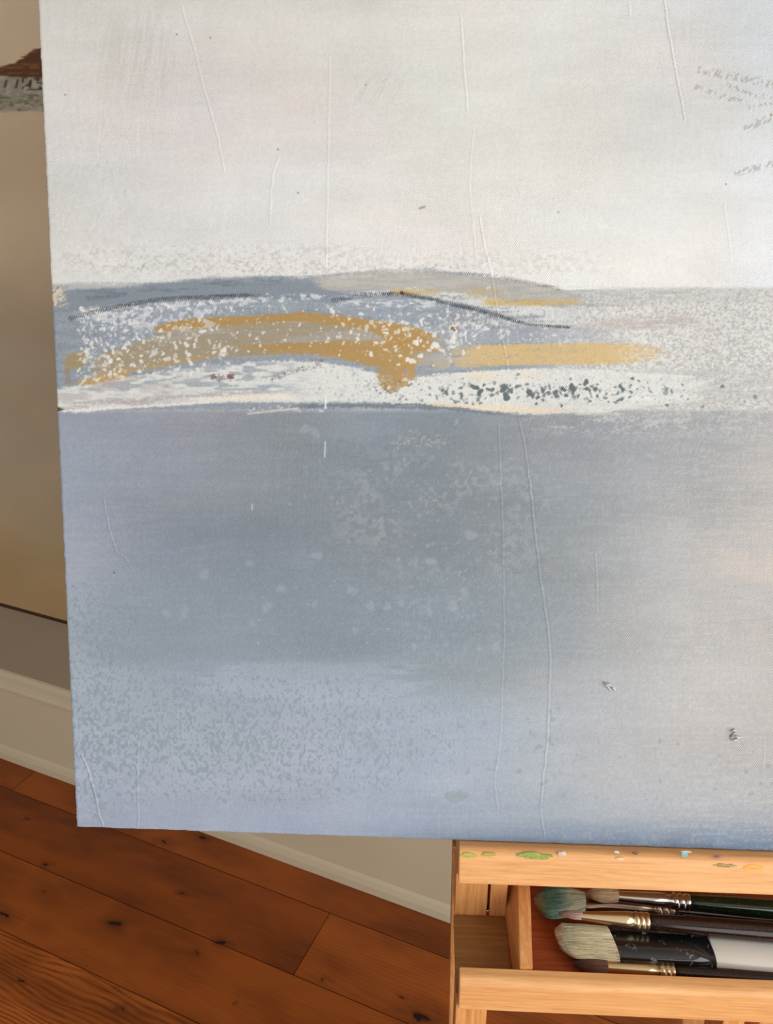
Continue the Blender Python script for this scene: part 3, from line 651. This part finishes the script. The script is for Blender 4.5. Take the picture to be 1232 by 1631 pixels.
    for cxp, cyp, strands in ((971, 1093, [[(-8, -5), (-2, 0), (3, 7)], [(-9, -6), (2, -2), (10, 5)], [(4, 0), (9, 6)]]),
                              (1170, 1168, [[(-6, -4), (0, -6), (2, -2)], [(2, -3), (-5, 4), (-4, 10)], [(-4, 9), (3, 10), (7, 7)], [(0, 3), (6, 6), (12, 6)]])):
        bm = bmesh.new()
        for st_ in strands:
            ring0 = None
            for i, (dx, dy) in enumerate(st_):
                c = hitc(cxp+dx, cyp+dy)+N*(.0010+.0012*math.sin(2.4*i+1))
                w = .0011 if 0 < i < len(st_)-1 else .0006
                ring = [bm.verts.new(Vector(c+V*w*math.cos(t)+N*w*.9*math.sin(t)+U*w*.5*math.cos(t+1))) for t in np.linspace(0, 2*math.pi, 7)[:-1]]
                if ring0: [bm.faces.new((ring0[k], ring0[(k+1) % 6], ring[(k+1) % 6], ring[k])) for k in range(6)]
                else: bm.faces.new(ring[::-1])
                ring0 = ring
            bm.faces.new(ring0)
        bmesh.ops.recalc_face_normals(bm, faces=bm.faces)
        bmo('paint_flake', bm, mf, root, True)
build_canvas()

# ------------------------------------------------------------------ the painting hung on the wall behind
def build_wall_art():
    t0, t1, z0, z1, D = -1.55, .02, .462, 1.62, .038
    P = Paint(0, 520, 0, 430)            # 2.67 mm cells; x along wall, y down from the top
    X, Y = P.X, P.Y
    P.c[:] = (218, 198, 164)
    P.put(ss(150, 230, Y), (186, 170, 142)); P.put(ss(300, 420, Y)*.85, (174, 146, 100)); P.put(ss(330, 420, Y)*ss(380, 500, X)*.5, (170, 134, 80))
    P.c += ((lat(X, Y, 60, 40, 301, 4)-.5)*22)[..., None]
    P.c[..., 0] += (lat(X, Y, 40, 30, 302, 3)-.5)*10
    return P, (t0, t1, z0, z1, D)
def wall_art():
    P, (t0, t1, z0, z1, D) = build_wall_art()
    root = empty('wall_painting', WF(t0, .002, z0)); tag(root, 'beige landscape painting with dark brown ridge hanging low on the wall behind', 'painting')
    # photo-visible strokes, placed by their position on the picture itself
    def pt(x, y):
        d = (x-CX)/F*cx_-(y-CY)/F*cu_+cf; p = O+d*(((W0+WN*D-O)@WN)/(d@WN)); q = p-W0
        return q@WD, p[2]
    nx, nz = 560, 700
    ts = np.concatenate([np.linspace(t0, -.75, 200, endpoint=False), np.linspace(-.75, t1, nx-200)]); zs = np.linspace(z0, z1, nz)
    TT, ZZ = np.meshgrid(ts, zs)
    pos = W0+TT[..., None]*WD+D*WN+ZZ[..., None]*np.array([0, 0, 1.])
    d = pos-O; z = d@cf; PX = CX+F*(d@cx_)/z; PY = CY-F*(d@cu_)/z
    gx = np.clip((TT-t0)/(t1-t0)*519, 0, 518).astype(int); gy = np.clip((z1-ZZ)/(z1-z0)*429, 0, 428).astype(int)
    c = P.c[gy, gx].copy()
    nn = lat(PX, PY, 26, 3, 310, 3); n5 = lat(PX, PY, 7, 6, 311, 3)
    def put(m, cc):
        c[:] += np.clip(m, 0, 1)[..., None]*(np.array(cc, np.float32)-c)
    PXc = np.clip(PX, -400, 200); Yn = PY+(nn-.5)*9
    # brown ridge
    top = np.interp(PXc, [-400, -150, -60, 0, 20, 40, 60, 100, 200], [70, 118, 120, 107, 101, 88, 77, 60, 55]); bo = np.interp(PXc, [-400, 0, 60, 200], [130, 121, 124, 126])
    rid = ss(-1.5, 2.5, Yn-top)*(1-ss(-2, 2, Yn-bo)); put(rid, (92, 56, 26)); put(rid*ss(.5, .7, nn), (130, 84, 44))
    put(ss(-1, 1, Yn-bo)*(1-ss(170, 182, Yn)), (158, 154, 134)); band2 = ss(-1, 1, Yn-bo)*(1-ss(172, 182, Yn))
    put(band2*ss(.52, .64, n5)*.6, (194, 188, 170)); put(band2*ss(.58, .68, lat(PX, PY, 10, 4, 312, 2))*(PY > 150)*.8, (112, 112, 98))
    put(band2*ss(.5, .6, lat(PX, PY, 6, 4, 313, 2))*(PX > 35)*(PY < 143)*.9, (60, 52, 38))
    for x in (9, 27, -14, -33): put(band2*np.exp(-((PX-x+(PY-133)*.25)/1.6)**2)*(np.abs(PY-133) < 7), (60, 60, 48))
    put(band2*np.exp(-((PY-160+(PX-60)*.03)/2.2)**2)*ss(.4, .6, n5)*.8, (130, 132, 84))
    n_ = zs.size
    idx = np.arange(n_*nx).reshape(n_, nx)
    vb = pos.reshape(-1, 3)
    q = np.stack([idx[:-1, :-1], idx[:-1, 1:], idx[1:, 1:], idx[1:, :-1]], -1).reshape(-1, 4)
    # sides of the stretched canvas
    rim = np.concatenate([idx[0], idx[1:, -1], idx[-1, -2::-1], idx[-2:0:-1, 0]])
    back = vb[rim]-WN*(D-.006); k0 = len(vb); kk = np.arange(len(rim)); nx2 = np.roll(kk, -1)
    sq = np.stack([rim, k0+kk, k0+nx2, rim[nx2]], -1)
    allv = np.concatenate([vb, back]); allq = np.concatenate([q, sq])
    me = bpy.data.meshes.new('painted_canvas')
    me.from_pydata([tuple(v) for v in allv-np.array(WF(t0, .002, z0))], [], [tuple(map(int, f)) for f in allq]); me.update()
    cc = s2l(np.clip(c, 0, 255)).reshape(-1, 3); cc = np.concatenate([cc, cc[rim]]); cc = np.concatenate([cc, np.ones((len(cc), 1))], 1)
    a = me.color_attributes.new('paint', 'FLOAT_COLOR', 'POINT'); a.data.foreach_set('color', cc.astype(np.float32).ravel())
    m = NT('beige_oil_paint'); vc = m.new('ShaderNodeVertexColor', layer_name='paint'); m.l(vc.outputs[0], m.b.inputs['Base Color']); m.rough(.6)
    m.bump(m.noise(m.geo(), 300, 2), .2, .0004); me.materials.append(m.m)
    o = bpy.data.objects.new('painted_canvas', me); C.objects.link(o); o.parent = root
    mfr = plain('dark_walnut', (66, 44, 26), .5)
    g, fwid = .0035, .009
    fr = [box(WF, t0-g-fwid, t1+g+fwid, .001, D-.004, z0-g-fwid, z0-g, .0012), box(WF, t0-g-fwid, t1+g+fwid, .001, D-.004, z1+g, z1+g+fwid, .0012),
          box(WF, t0-g-fwid, t0-g, .001, D-.004, z0-g, z1+g, .0012), box(WF, t1+g, t1+g+fwid, .001, D-.004, z0-g, z1+g, .0012),
          box(WF, t0-g, t1+g, .001, .006, z0-g, z1+g)]
    bmo('floater_frame', fr, mfr, root)
wall_art()

# ------------------------------------------------------------------ the easel with its brush tray
A0, A1 = .3325, .7900                       # left and right end along the canvas
ez = empty('easel', TF((A0+A1)/2, .04, 0)); tag(ez, 'beech wood studio easel with open brush tray under the large canvas', 'easel')
def rounded_bar(fr, x0, x1, pts):     # section given in the (b, c) plane of the frame
    bm = bmesh.new(); A = [bm.verts.new(fr(x0, *q)) for q in pts]; B = [bm.verts.new(fr(x1, *q)) for q in pts]; n_ = len(pts)
    for i in range(n_): bm.faces.new((A[i], A[(i+1) % n_], B[(i+1) % n_], B[i]))
    c0 = bm.faces.new(A[::-1]); c1 = bm.faces.new(B)
    bmesh.ops.recalc_face_normals(bm, faces=bm.faces)
    bmesh.ops.bevel(bm, geom=list(c0.edges)+list(c1.edges), offset=.0006, segments=2, affect='EDGES'); return bm
def corner(cy, cz, r, a0, a1, n_=8): return [(cy+r*math.cos(math.radians(a0+(a1-a0)*i/n_)), cz+r*math.sin(math.radians(a0+(a1-a0)*i/n_))) for i in range(n_+1)]
lp = [(-.0325, -.048), (-.001, -.048)]+[(b_, c_) for c_, b_ in corner(.0125-.006, -.001-.006, .006, 90, 0)]+[(b_, c_) for c_, b_ in corner(.0125-.0015, -.0325+.0015, .0015, 0, -90)]
ledge = bmo('canvas_ledge', rounded_bar(CF, A0, A1, lp), w_u, ez)
# dabs of dried paint on the ledge
def dab(cx_px, u, v, ru, rv, c, seed, n=.0127):
    bm = bmesh.new(); r = random.Random(seed); K = 18
    ctr = bm.verts.new(CF(u, v, n+.0005)); ring = []
    for k in range(K):
        t = 2*math.pi*k/K; q = 1+r.uniform(-.25, .25)
        ring.append(bm.verts.new(CF(u+ru*q*math.cos(t), v+rv*q*math.sin(t), n+.0001)))
    low = [bm.verts.new(Vector(x.co)-Vector(N)*.0006) for x in ring]
    for k in range(K):
        bm.faces.new((ctr, ring[k], ring[(k+1) % K])); bm.faces.new((ring[k], low[k], low[(k+1) % K], ring[(k+1) % K]))
    bmesh.ops.recalc_face_normals(bm, faces=bm.faces)
    m = NT('paint_dab'); nz = m.noise(m.mapping(m.geo(), (300, 300, 700)), 1, 2)
    m.base(m.mix(m.math('MULTIPLY', m.ramp(nz, [(.42, (0, 0, 0, 1)), (.6, (1, 1, 1, 1))]), .4), col(*c), col(226, 164, 104))); m.rough(.5)
    o = bmo('paint_dab', bm, m.m, ledge); return o
def uv(x, y, n=.0125):
    d = (x-CX)/F*cx_-(y-CY)/F*cu_+cf; p = O+d*(((C0+N*n-O)@N)/(d@N)); q = p-C0; return q@U, q@V
for i, (x, y, rx, ry, c, lb) in enumerate((
        (746, 1362, 12, 4, (164, 172, 62), 'olive green dab'), (778, 1361, 11, 3, (150, 164, 60), 'olive green dab'), (850, 1363, 26, 5, (118, 158, 62), 'green smear'),
        (896, 1360, 7, 4, (206, 190, 178), 'pale pink dab'), (983, 1357, 4, 2, (210, 206, 200), 'white dab'), (1013, 1358.5, 5, 2.6, (46, 42, 44), 'black speck'), (1091, 1361, 5, 4, (92, 178, 192), 'turquoise dab'),
        (1093, 1356.5, 9, 1.6, (188, 198, 204), 'pale grey dab'), (1145, 1365, 7, 2.6, (124, 62, 98), 'plum dab'), (1156, 1378.5, 19, 2.8, (138, 124, 74), 'grey green streak'), (1201, 1381, 17, 3.4, (232, 164, 40), 'yellow smear'), (988, 1368, 6, 2.5, (240, 196, 156), 'peach dab'))):
    u_, v_ = uv(x, y); o = dab(0, u_, v_, rx/1925, ry/1800, c, i); o['label'] = lb
ZF = .6728                                   # tray floor
# tray
RB = .6655                                   # underside of front rail
bmo('tray_bottom', box(TF, A0+.018, A1-.018, -.048, .072, ZF-.005, ZF), w_red, ez)
bmo('tray_divider_panel', box(TF, A0-.002, .3770, .0015, .072, ZF-.004, ZF+.0006, .0004), w_dark, ez)
bmo('tray_back_panel', box(TF, A0+.018, A1-.018, -.056, -.048, ZF-.005, .716, .0008), w_u, ez)
bmo('tray_end_block', [box(TF, A0-.001, .3598, -.012, 0, ZF-.004, .722, .0006)], w_z, ez)
bmo('tray_end_block', [box(TF, .3622, .3770, -.012, 0, ZF-.004, .722, .0006)], w_z, ez)
def prism8(fr, P8):
    bm = bmesh.new(); vs = [bm.verts.new(fr(*q)) for q in P8]
    for f in ((0, 1, 2, 3), (7, 6, 5, 4), (0, 4, 5, 1), (1, 5, 6, 2), (2, 6, 7, 3), (3, 7, 4, 0)): bm.faces.new([vs[i] for i in f])
    bmesh.ops.recalc_face_normals(bm, faces=bm.faces); bmesh.ops.bevel(bm, geom=list(bm.edges), offset=.0006, segments=2, affect='EDGES'); return bm
bmo('tray_divider', prism8(TF, [(.3750, -.046, ZF), (.3790, .0708, ZF), (.3900, .0708, ZF), (.3900, -.046, ZF),
                                (.3880, -.046, .7190), (.3809, .0708, .7003), (.3913, .0708, .7003), (.3995, -.046, .7190)]), w_d, ez)
bmo('tray_divider', box(TF, .7200, .7300, -.046, .0705, ZF, .7000, .0007), w_d, ez)
rp = [(.0712, RB)]+corner(.0712+.0008, .6990-.0008, .0008, 180, 90, 3)+corner(.0840-.0065, .6990-.0065, .0065, 90, 0)+corner(.0840-.0015, RB+.0015, .0015, 0, -90, 4)
bmo('tray_rail', rounded_bar(TF, A0, A1, rp), w_u, ez)
for a, b in ((A0-.0030, A0+.020), (A1-.020, A1+.0030)):
    bmo('side_post', box(CF, a, b, -.70, -.0330, -.066, -.046, .001), w_z, ez)
# legs and mast
for a, b in ((A0-.002, .3560), (A1-.0245, A1+.002)):
    bmo('leg', box(TF, a, b, .050, .0800, 0, RB, .0015), w_z, ez)
for a, b in ((.5450, .5625), (.5738, .5913)):
    bmo('upright', box(TF, a, b, .050, .0790, .12, RB, .0015), w_z, ez)
bmo('crossbar', box(TF, A0, A1, .0520, .0780, .09, .125, .0015), w_u, ez)
# rear leg and mast lean back with the canvas, behind it
LF = Fr(C0, U, V, N)
bmo('mast', box(LF, .548, .590, -.72, .90, -.082, -.052, .002), w_z, ez)
# small round-headed pin in the slot
def disc_stack(fr, cxyz, axis, prof_, K=24):
    bm = bmesh.new(); rings = []
    for h, r in prof_:
        ring = []
        for k in range(K):
            t = 2*math.pi*k/K; a, b = r*math.cos(t), r*math.sin(t)
            p = [0, 0, 0]; o1, o2 = [i for i in range(3) if i != axis]
            p[axis] = h; p[o1] = a; p[o2] = b
            ring.append(bm.verts.new(fr(cxyz[0]+p[0], cxyz[1]+p[1], cxyz[2]+p[2])))
        rings.append(ring)
    for A, B in zip(rings, rings[1:]):
        for k in range(K): bm.faces.new((A[k], A[(k+1) % K], B[(k+1) % K], B[k]))
    bm.faces.new(rings[0][::-1]); bm.faces.new(rings[-1])
    bmesh.ops.recalc_face_normals(bm, faces=bm.faces); return bm
m_steel = plain('steel', (200, 196, 190), .25, 1)
bmo('pin', disc_stack(TF, (.3610, -.001, ZF+.006), 1, [(-.006, .0008), (.001, .0008), (.001, .0014), (.0018, .0012), (.0022, .0005)]), m_steel, ez, True)['label'] = 'small steel pin'

# ------------------------------------------------------------------ brushes
def gloss(name, c, rough=.2, met=0, coat=.5, speck=None, sscale=500, sw=.06):
    m = NT(name); m.rough(rough); m.met(met); m.b.inputs['Coat Weight'].default_value = coat
    if speck:
        nz = m.noise(m.mapping(m.geo(), (sscale,)*3), 1, 3, .7)
        m.base(m.mix(m.ramp(nz, [(speck[1], (0, 0, 0, 1)), (speck[1]+sw, (1, 1, 1, 1))]), col(*c), col(*speck[0])))
    else: m.base(col(*c))
    return m.m
def hairmat(name, stops, axis, length, root):
    # colour runs from the metal collar (0) to the tip (1): paint left in the bristles
    m = NT(name); p = m.geo(); sub = m.new('ShaderNodeVectorMath', operation='SUBTRACT'); m.l(p, sub.inputs[0]); sub.inputs[1].default_value = tuple(root)
    d = m.new('ShaderNodeVectorMath', operation='DOT_PRODUCT'); m.l(sub.outputs[0], d.inputs[0]); d.inputs[1].default_value = tuple(-axis/length)
    nz = m.noise(m.geo(), 130, 3)
    f = m.math('ADD', d.outputs['Value'], m.math('MULTIPLY_ADD', nz, .5, -.25))
    c = m.ramp(f, [(a, col(*b)) for a, b in stops])
    info = m.new('ShaderNodeVertexColor', layer_name='tint')
    c = m.mix(1.0, c, info.outputs[0], 'MULTIPLY')
    m.base(c); m.rough(.55); m.b.inputs['Specular IOR Level'].default_value = .4
    return m.m

class Brush:
    """A brush lying in the tray: axis X runs from the tip to the handle end, Y lies flat across, Z is up."""
    def __init__(s, label, p_fer, p_far, cat='paintbrush'):
        ax = p_far-p_fer; s.X = ax/np.linalg.norm(ax)
        y = np.cross([0, 0, 1.], s.X); s.Yv = y/np.linalg.norm(y); s.Z = np.cross(s.X, s.Yv); s.o = p_fer
        s.fr = Fr(s.o, s.X, s.Yv, s.Z)
        s.root = empty('paintbrush', Vector(p_fer)); tag(s.root, label, cat)
    def sweep(s, name, prof_, mat, K=32, parent=None, skew=0, caps=True):
        # prof_: (x, half width, half thickness)
        bm = bmesh.new(); rings = []
        for x, w, h in prof_:
            ring = []
            for k in range(K):
                t = 2*math.pi*k/K; c, n_ = math.cos(t), math.sin(t)
                e = 1.0 if w < h*1.25 else .72
                yy = w*math.copysign(abs(c)**e, c); zz = h*math.copysign(abs(n_)**e, n_)
                ring.append(bm.verts.new(s.fr(x+yy*skew, yy, zz)))
            rings.append(ring)
        for A, B in zip(rings, rings[1:]):
            for k in range(K): bm.faces.new((A[k], A[(k+1) % K], B[(k+1) % K], B[k]))
        if caps: bm.faces.new(rings[0][::-1]); bm.faces.new(rings[-1])
        bmesh.ops.recalc_face_normals(bm, faces=bm.faces)
        return bmo(name, bm, mat, parent or s.root, True)
    def bristles(s, L, prof_, stops, n, seed, thick, name='bristles', skew=0, fuzz=.0006, droop=0, bend=0, th=.00024, hs=1.):
        # prof_(f): half width at fraction f from collar to tip; a core body plus many single hairs on its surface
        rnd = random.Random(seed)
        verts, faces, tint = [], [], []
        K, R = 40, 18
        for i in range(R+1):
            f = i/R*.93
            w = prof_(f)*.93; h = thick*(1-.72*f**2.2)*.9*hs
            for k in range(K):
                t = 2*math.pi*k/K; c_, s_ = math.cos(t), math.sin(t)
                yy = w*math.copysign(abs(c_)**.75, c_)
                verts.append(s.fr(-L*f*(1-.10*abs(c_)**3)+yy*skew, yy+bend*f, h*math.copysign(abs(s_)**.8, s_)-droop*f*f)); tint.append(.62)
        for i in range(R):
            for k in range(K):
                a, b = i*K+k, i*K+(k+1) % K; faces.append((a, b, b+K, a+K))
        i0 = R*K; faces.append(tuple(i0+k for k in range(K)))
        for j in range(n):
            t = rnd.uniform(-.25, math.pi+.25) if j % 5 else rnd.uniform(0, 2*math.pi)
            lay = rnd.uniform(.9, 1.04); c_, s_ = math.cos(t), math.sin(t)
            f0 = rnd.uniform(0, .5) if rnd.random() < .5 else 0; f1 = rnd.uniform(.88, 1.03)
            tn = rnd.uniform(.42, 1.25); ph = rnd.uniform(0, 6.3); am = rnd.uniform(0, fuzz)
            prev = None; S = 7
            for q in range(S+1):
                f = f0+(f1-f0)*q/S
                w = prof_(min(f, 1))*lay; h = thick*(1-.72*min(f, 1)**2.2)*lay*hs
                cc = math.copysign(abs(c_)**.75, c_)
                y0 = w*cc+am*math.sin(ph+f*7)*f; z0 = h*math.copysign(abs(s_)**.8, s_)+th+am*.5*math.cos(ph+f*5)*f-droop*f*f
                x0 = -L*f*(1-.10*abs(c_)**3)+y0*skew; y0 += bend*f
                wd_ = th*(1-.6*q/S)
                i = len(verts)
                verts += [s.fr(x0, y0-wd_, z0), s.fr(x0, y0+wd_, z0), s.fr(x0, y0, z0+wd_*1.2)]; tint += [tn]*3
                if prev is not None:
                    for a, b in ((0, 1), (1, 2), (2, 0)): faces.append((prev+a, prev+b, i+b, i+a))
                prev = i
        me = bpy.data.meshes.new(name); me.from_pydata(verts, [], faces); me.update()
        a = me.color_attributes.new('tint', 'FLOAT_COLOR', 'POINT')
        T = np.array(tint); a.data.foreach_set('color', np.stack([T, T, T, np.ones_like(T)], 1).astype('f').ravel())
        bm = bmesh.new(); bm.from_mesh(me); bmesh.ops.recalc_face_normals(bm, faces=bm.faces); bm.to_mesh(me); bm.free()
        return link(name, me, hairmat('bristle_hair', stops, s.X, L, s.o), s.root, False)
def crimps(x0, x1, r, n=3, tail=.002):
    pr = []; step = (x1-x0)/n
    for k in range(n):
        a = x0+k*step
        for f, q in ((0, .90), (.18, 1.02), (.5, 1.10), (.82, 1.02), (1, .90)): pr.append((a+step*f, r*q, r*q))
    return pr
MM = .001
m_gold = gloss('brass_ferrule', (214, 190, 150), .25, 1, .2)
m_nick = gloss('nickel_ferrule', (208, 200, 190), .2, 1, .2)
m_pewt = gloss('tarnished_ferrule', (168, 140, 118), .32, 1, .1)
m_brown = gloss('dark_brown_lacquer', (38, 18, 12), .14, 0, .1, ((78, 42, 28), .6))
m_brown.node_tree.nodes['Principled BSDF'].inputs['Specular IOR Level'].default_value = .35
m_black = gloss('black_lacquer', (14, 14, 15), .16, 0, .8)
m_green = gloss('dark_green_lacquer', (18, 32, 16), .16, 0, .3, ((52, 70, 26), .58))
m_blkf = gloss('black_ferrule', (16, 16, 18), .24, 0, .6, ((150, 152, 152), .60), 110, .12)
m_silv = gloss('silver_lacquer', (226, 220, 210), .36, .1, .3, ((120, 96, 62), .70))
m_line = plain('joint', (40, 32, 28), .6)

# a: big filbert, green paint in the bristles
za = .6835
b = Brush('big round-tipped brush with green-stained bristles and tarnished ferrule in the easel tray', at(932, 1437, za), at(1232, 1466, za))
b.bristles(44*MM, lambda f: (7.8+7.6*math.sin(min(f/.72, 1)*math.pi/2))*MM*math.sqrt(max(0.02, 1-max(0, (f-.66)/.35)**3.4)), [(0, (206, 198, 164)), (.28, (186, 188, 158)), (.5, (112, 142, 124)), (.78, (78, 112, 86)), (1.0, (150, 118, 72))], 1500, 1, 7.5*MM, fuzz=.0013, bend=-.0055)
b.sweep('ferrule', [(-.001, .0082, .0048), (0, .0084, .005), (.004, .0082, .005), (.012, .0066, .0052), (.022, .0052, .0052), (.045, .0050, .0050), (.060, .0056, .0056)]+crimps(.060, .078, .0058, 3), m_pewt)['label'] = 'tarnished copper-toned ferrule'
b.sweep('handle', [(.0775, .0055, .0055), (.082, .0058, .0058), (.11, .0066, .0066), (.15, .0070, .0070), (.21, .0060, .0060), (.29, .0035, .0035), (.30, .001, .001)], m_black)['label'] = 'black lacquered handle'
# b: nickel ferrule, green handle, at the back
zb = .6940
b = Brush('small tan-bristled brush with silver ferrule and green handle, rearmost in the tray', at(985, 1427.5, zb), at(1232, 1448, zb))
b.bristles(27*MM, lambda f: (4.2+2.6*math.sin(min(f/.6, 1)*math.pi/2))*MM*math.sqrt(max(0.02, 1-max(0, (f-.5)/.51)**2)), [(0, (196, 160, 118)), (.6, (204, 172, 130)), (1, (150, 106, 68))], 700, 2, 5*MM)
b.sweep('ferrule', [(-.001, .0044, .0044), (0, .0046, .0046), (.030, .0060, .0060), (.046, .0067, .0067)]+crimps(.046, .062, .0067, 3), m_nick)['label'] = 'shiny silver ferrule'
b.sweep('handle', [(.0615, .0062, .0062), (.066, .0066, .0066), (.10, .0078, .0078), (.14, .0084, .0084), (.19, .0072, .0072), (.27, .004, .004), (.28, .001, .001)], m_green)['label'] = 'dark green lacquered handle'
# c: pink-tipped round on top
zc = .7000
b = Brush('slim pink-tipped brush with pale brass ferrule, lying over the green-stained brush', at(928, 1458.5, zc), at(1232, 1484.5, zc))
b.bristles(20*MM, lambda f: (2.9+.6*math.sin(min(f/.5, 1)*math.pi/2))*MM*(1-.80*max(0, (f-.35)/.65)**1.6), [(0, (186, 156, 142)), (.5, (160, 122, 108)), (1, (104, 66, 50))], 420, 3, 3.2*MM, fuzz=.0003)
b.sweep('ferrule', [(-.001, .0032, .0032), (0, .0034, .0034), (.022, .0052, .0052), (.036, .0066, .0066), (.043, .0067, .0067)]+crimps(.043, .056, .0067, 3), m_gold)['label'] = 'pale brass ferrule'
b.sweep('handle', [(.0555, .0060, .0060), (.060, .0063, .0063), (.10, .0078, .0078), (.15, .0082, .0082), (.21, .006, .006), (.28, .003, .003), (.288, .001, .001)], m_brown)['label'] = 'dark brown lacquered handle'
# d: wide flat
zd = .6834
b = Brush('wide flat brush with cream bristles, black ferrule and silver handle, paint marks on it', at(976, 1504.5, zd), at(1232, 1527.5, zd))
b.bristles(46*MM, lambda f: (15.4-.6*f)*MM*(1-.25*max(0, (f-.9)/.1)), [(0, (226, 210, 172)), (.6, (220, 206, 166)), (.85, (196, 188, 158)), (1, (176, 132, 74))], 2400, 4, 7*MM, skew=-.24, fuzz=.0010)
b.sweep('ferrule', [(-.001, .0158, .0070), (0, .0160, .0072), (.03, .0156, .0084), (.060, .0150, .0094), (.0795, .0146, .0100)], m_blkf, skew=-.14)['label'] = 'black ferrule smudged with white paint'
b.sweep('handle', [(.0785, .0138, .0095), (.081, .0142, .0098), (.11, .0145, .0100), (.16, .0145, .0100), (.22, .011, .0095), (.25, .010, .009), (.257, .004, .004)], m_silv)['label'] = 'silver grey handle'
# e: dark tip against the front rail
ze = .6800
b = Brush('slim brush with dark brown tip and gold ferrule, against the front rail of the tray', at(968, 1540.5, ze), at(1232, 1561, ze))
b.bristles(28*MM, lambda f: (4.2+1.5*math.sin(min(f/.5, 1)*math.pi/2))*MM*(1-.75*max(0, (f-.35)/.65)**1.5), [(0, (136, 96, 74)), (.5, (104, 66, 50)), (1, (60, 36, 28))], 600, 5, 4.6*MM, fuzz=.0006)
b.sweep('ferrule', [(-.001, .0044, .0044), (0, .0046, .0046), (.03, .0056, .0056), (.042, .0058, .0058)]+crimps(.042, .0545, .0060, 3), m_gold)['label'] = 'gold ferrule'
b.sweep('handle', [(.054, .0055, .0055), (.058, .0058, .0058), (.10, .0064, .0064), (.15, .0066, .0066), (.21, .005, .005), (.27, .003, .003), (.277, .001, .001)], m_brown)['label'] = 'dark brown lacquered handle'

# ------------------------------------------------------------------ light: daylight from the window, soft sky
def area(name, fr_pt, target, sx, sy, power, c):
    L = bpy.data.lights.new(name, 'AREA'); L.shape = 'RECTANGLE'; L.size, L.size_y = sx, sy; L.energy = power; L.color = c
    o = bpy.data.objects.new(name, L); C.objects.link(o); o.location = fr_pt
    o.rotation_euler = (Vector(target)-Vector(fr_pt)).to_track_quat('-Z', 'Y').to_euler(); return o
p = WF(T1-.02, (WY0+WY1)/2, (WZ0+WZ1)/2)
area('window_daylight', p, p-Vector(WD), WY1-WY0, WZ1-WZ0, 64, (.98, 1, .98))
w = bpy.data.worlds.new('world'); sc.world = w; w.use_nodes = True
bg = w.node_tree.nodes['Background']; bg.inputs[0].default_value = (.87, .955, 1.03, 1); bg.inputs[1].default_value = 1.0

sc.view_settings.view_transform = 'Standard'; sc.view_settings.look = 'None'
sc.view_settings.gamma = 1; sc.view_settings.use_curve_mapping = False; sc.view_settings.exposure = -.09
sc.cycles.use_denoising = True
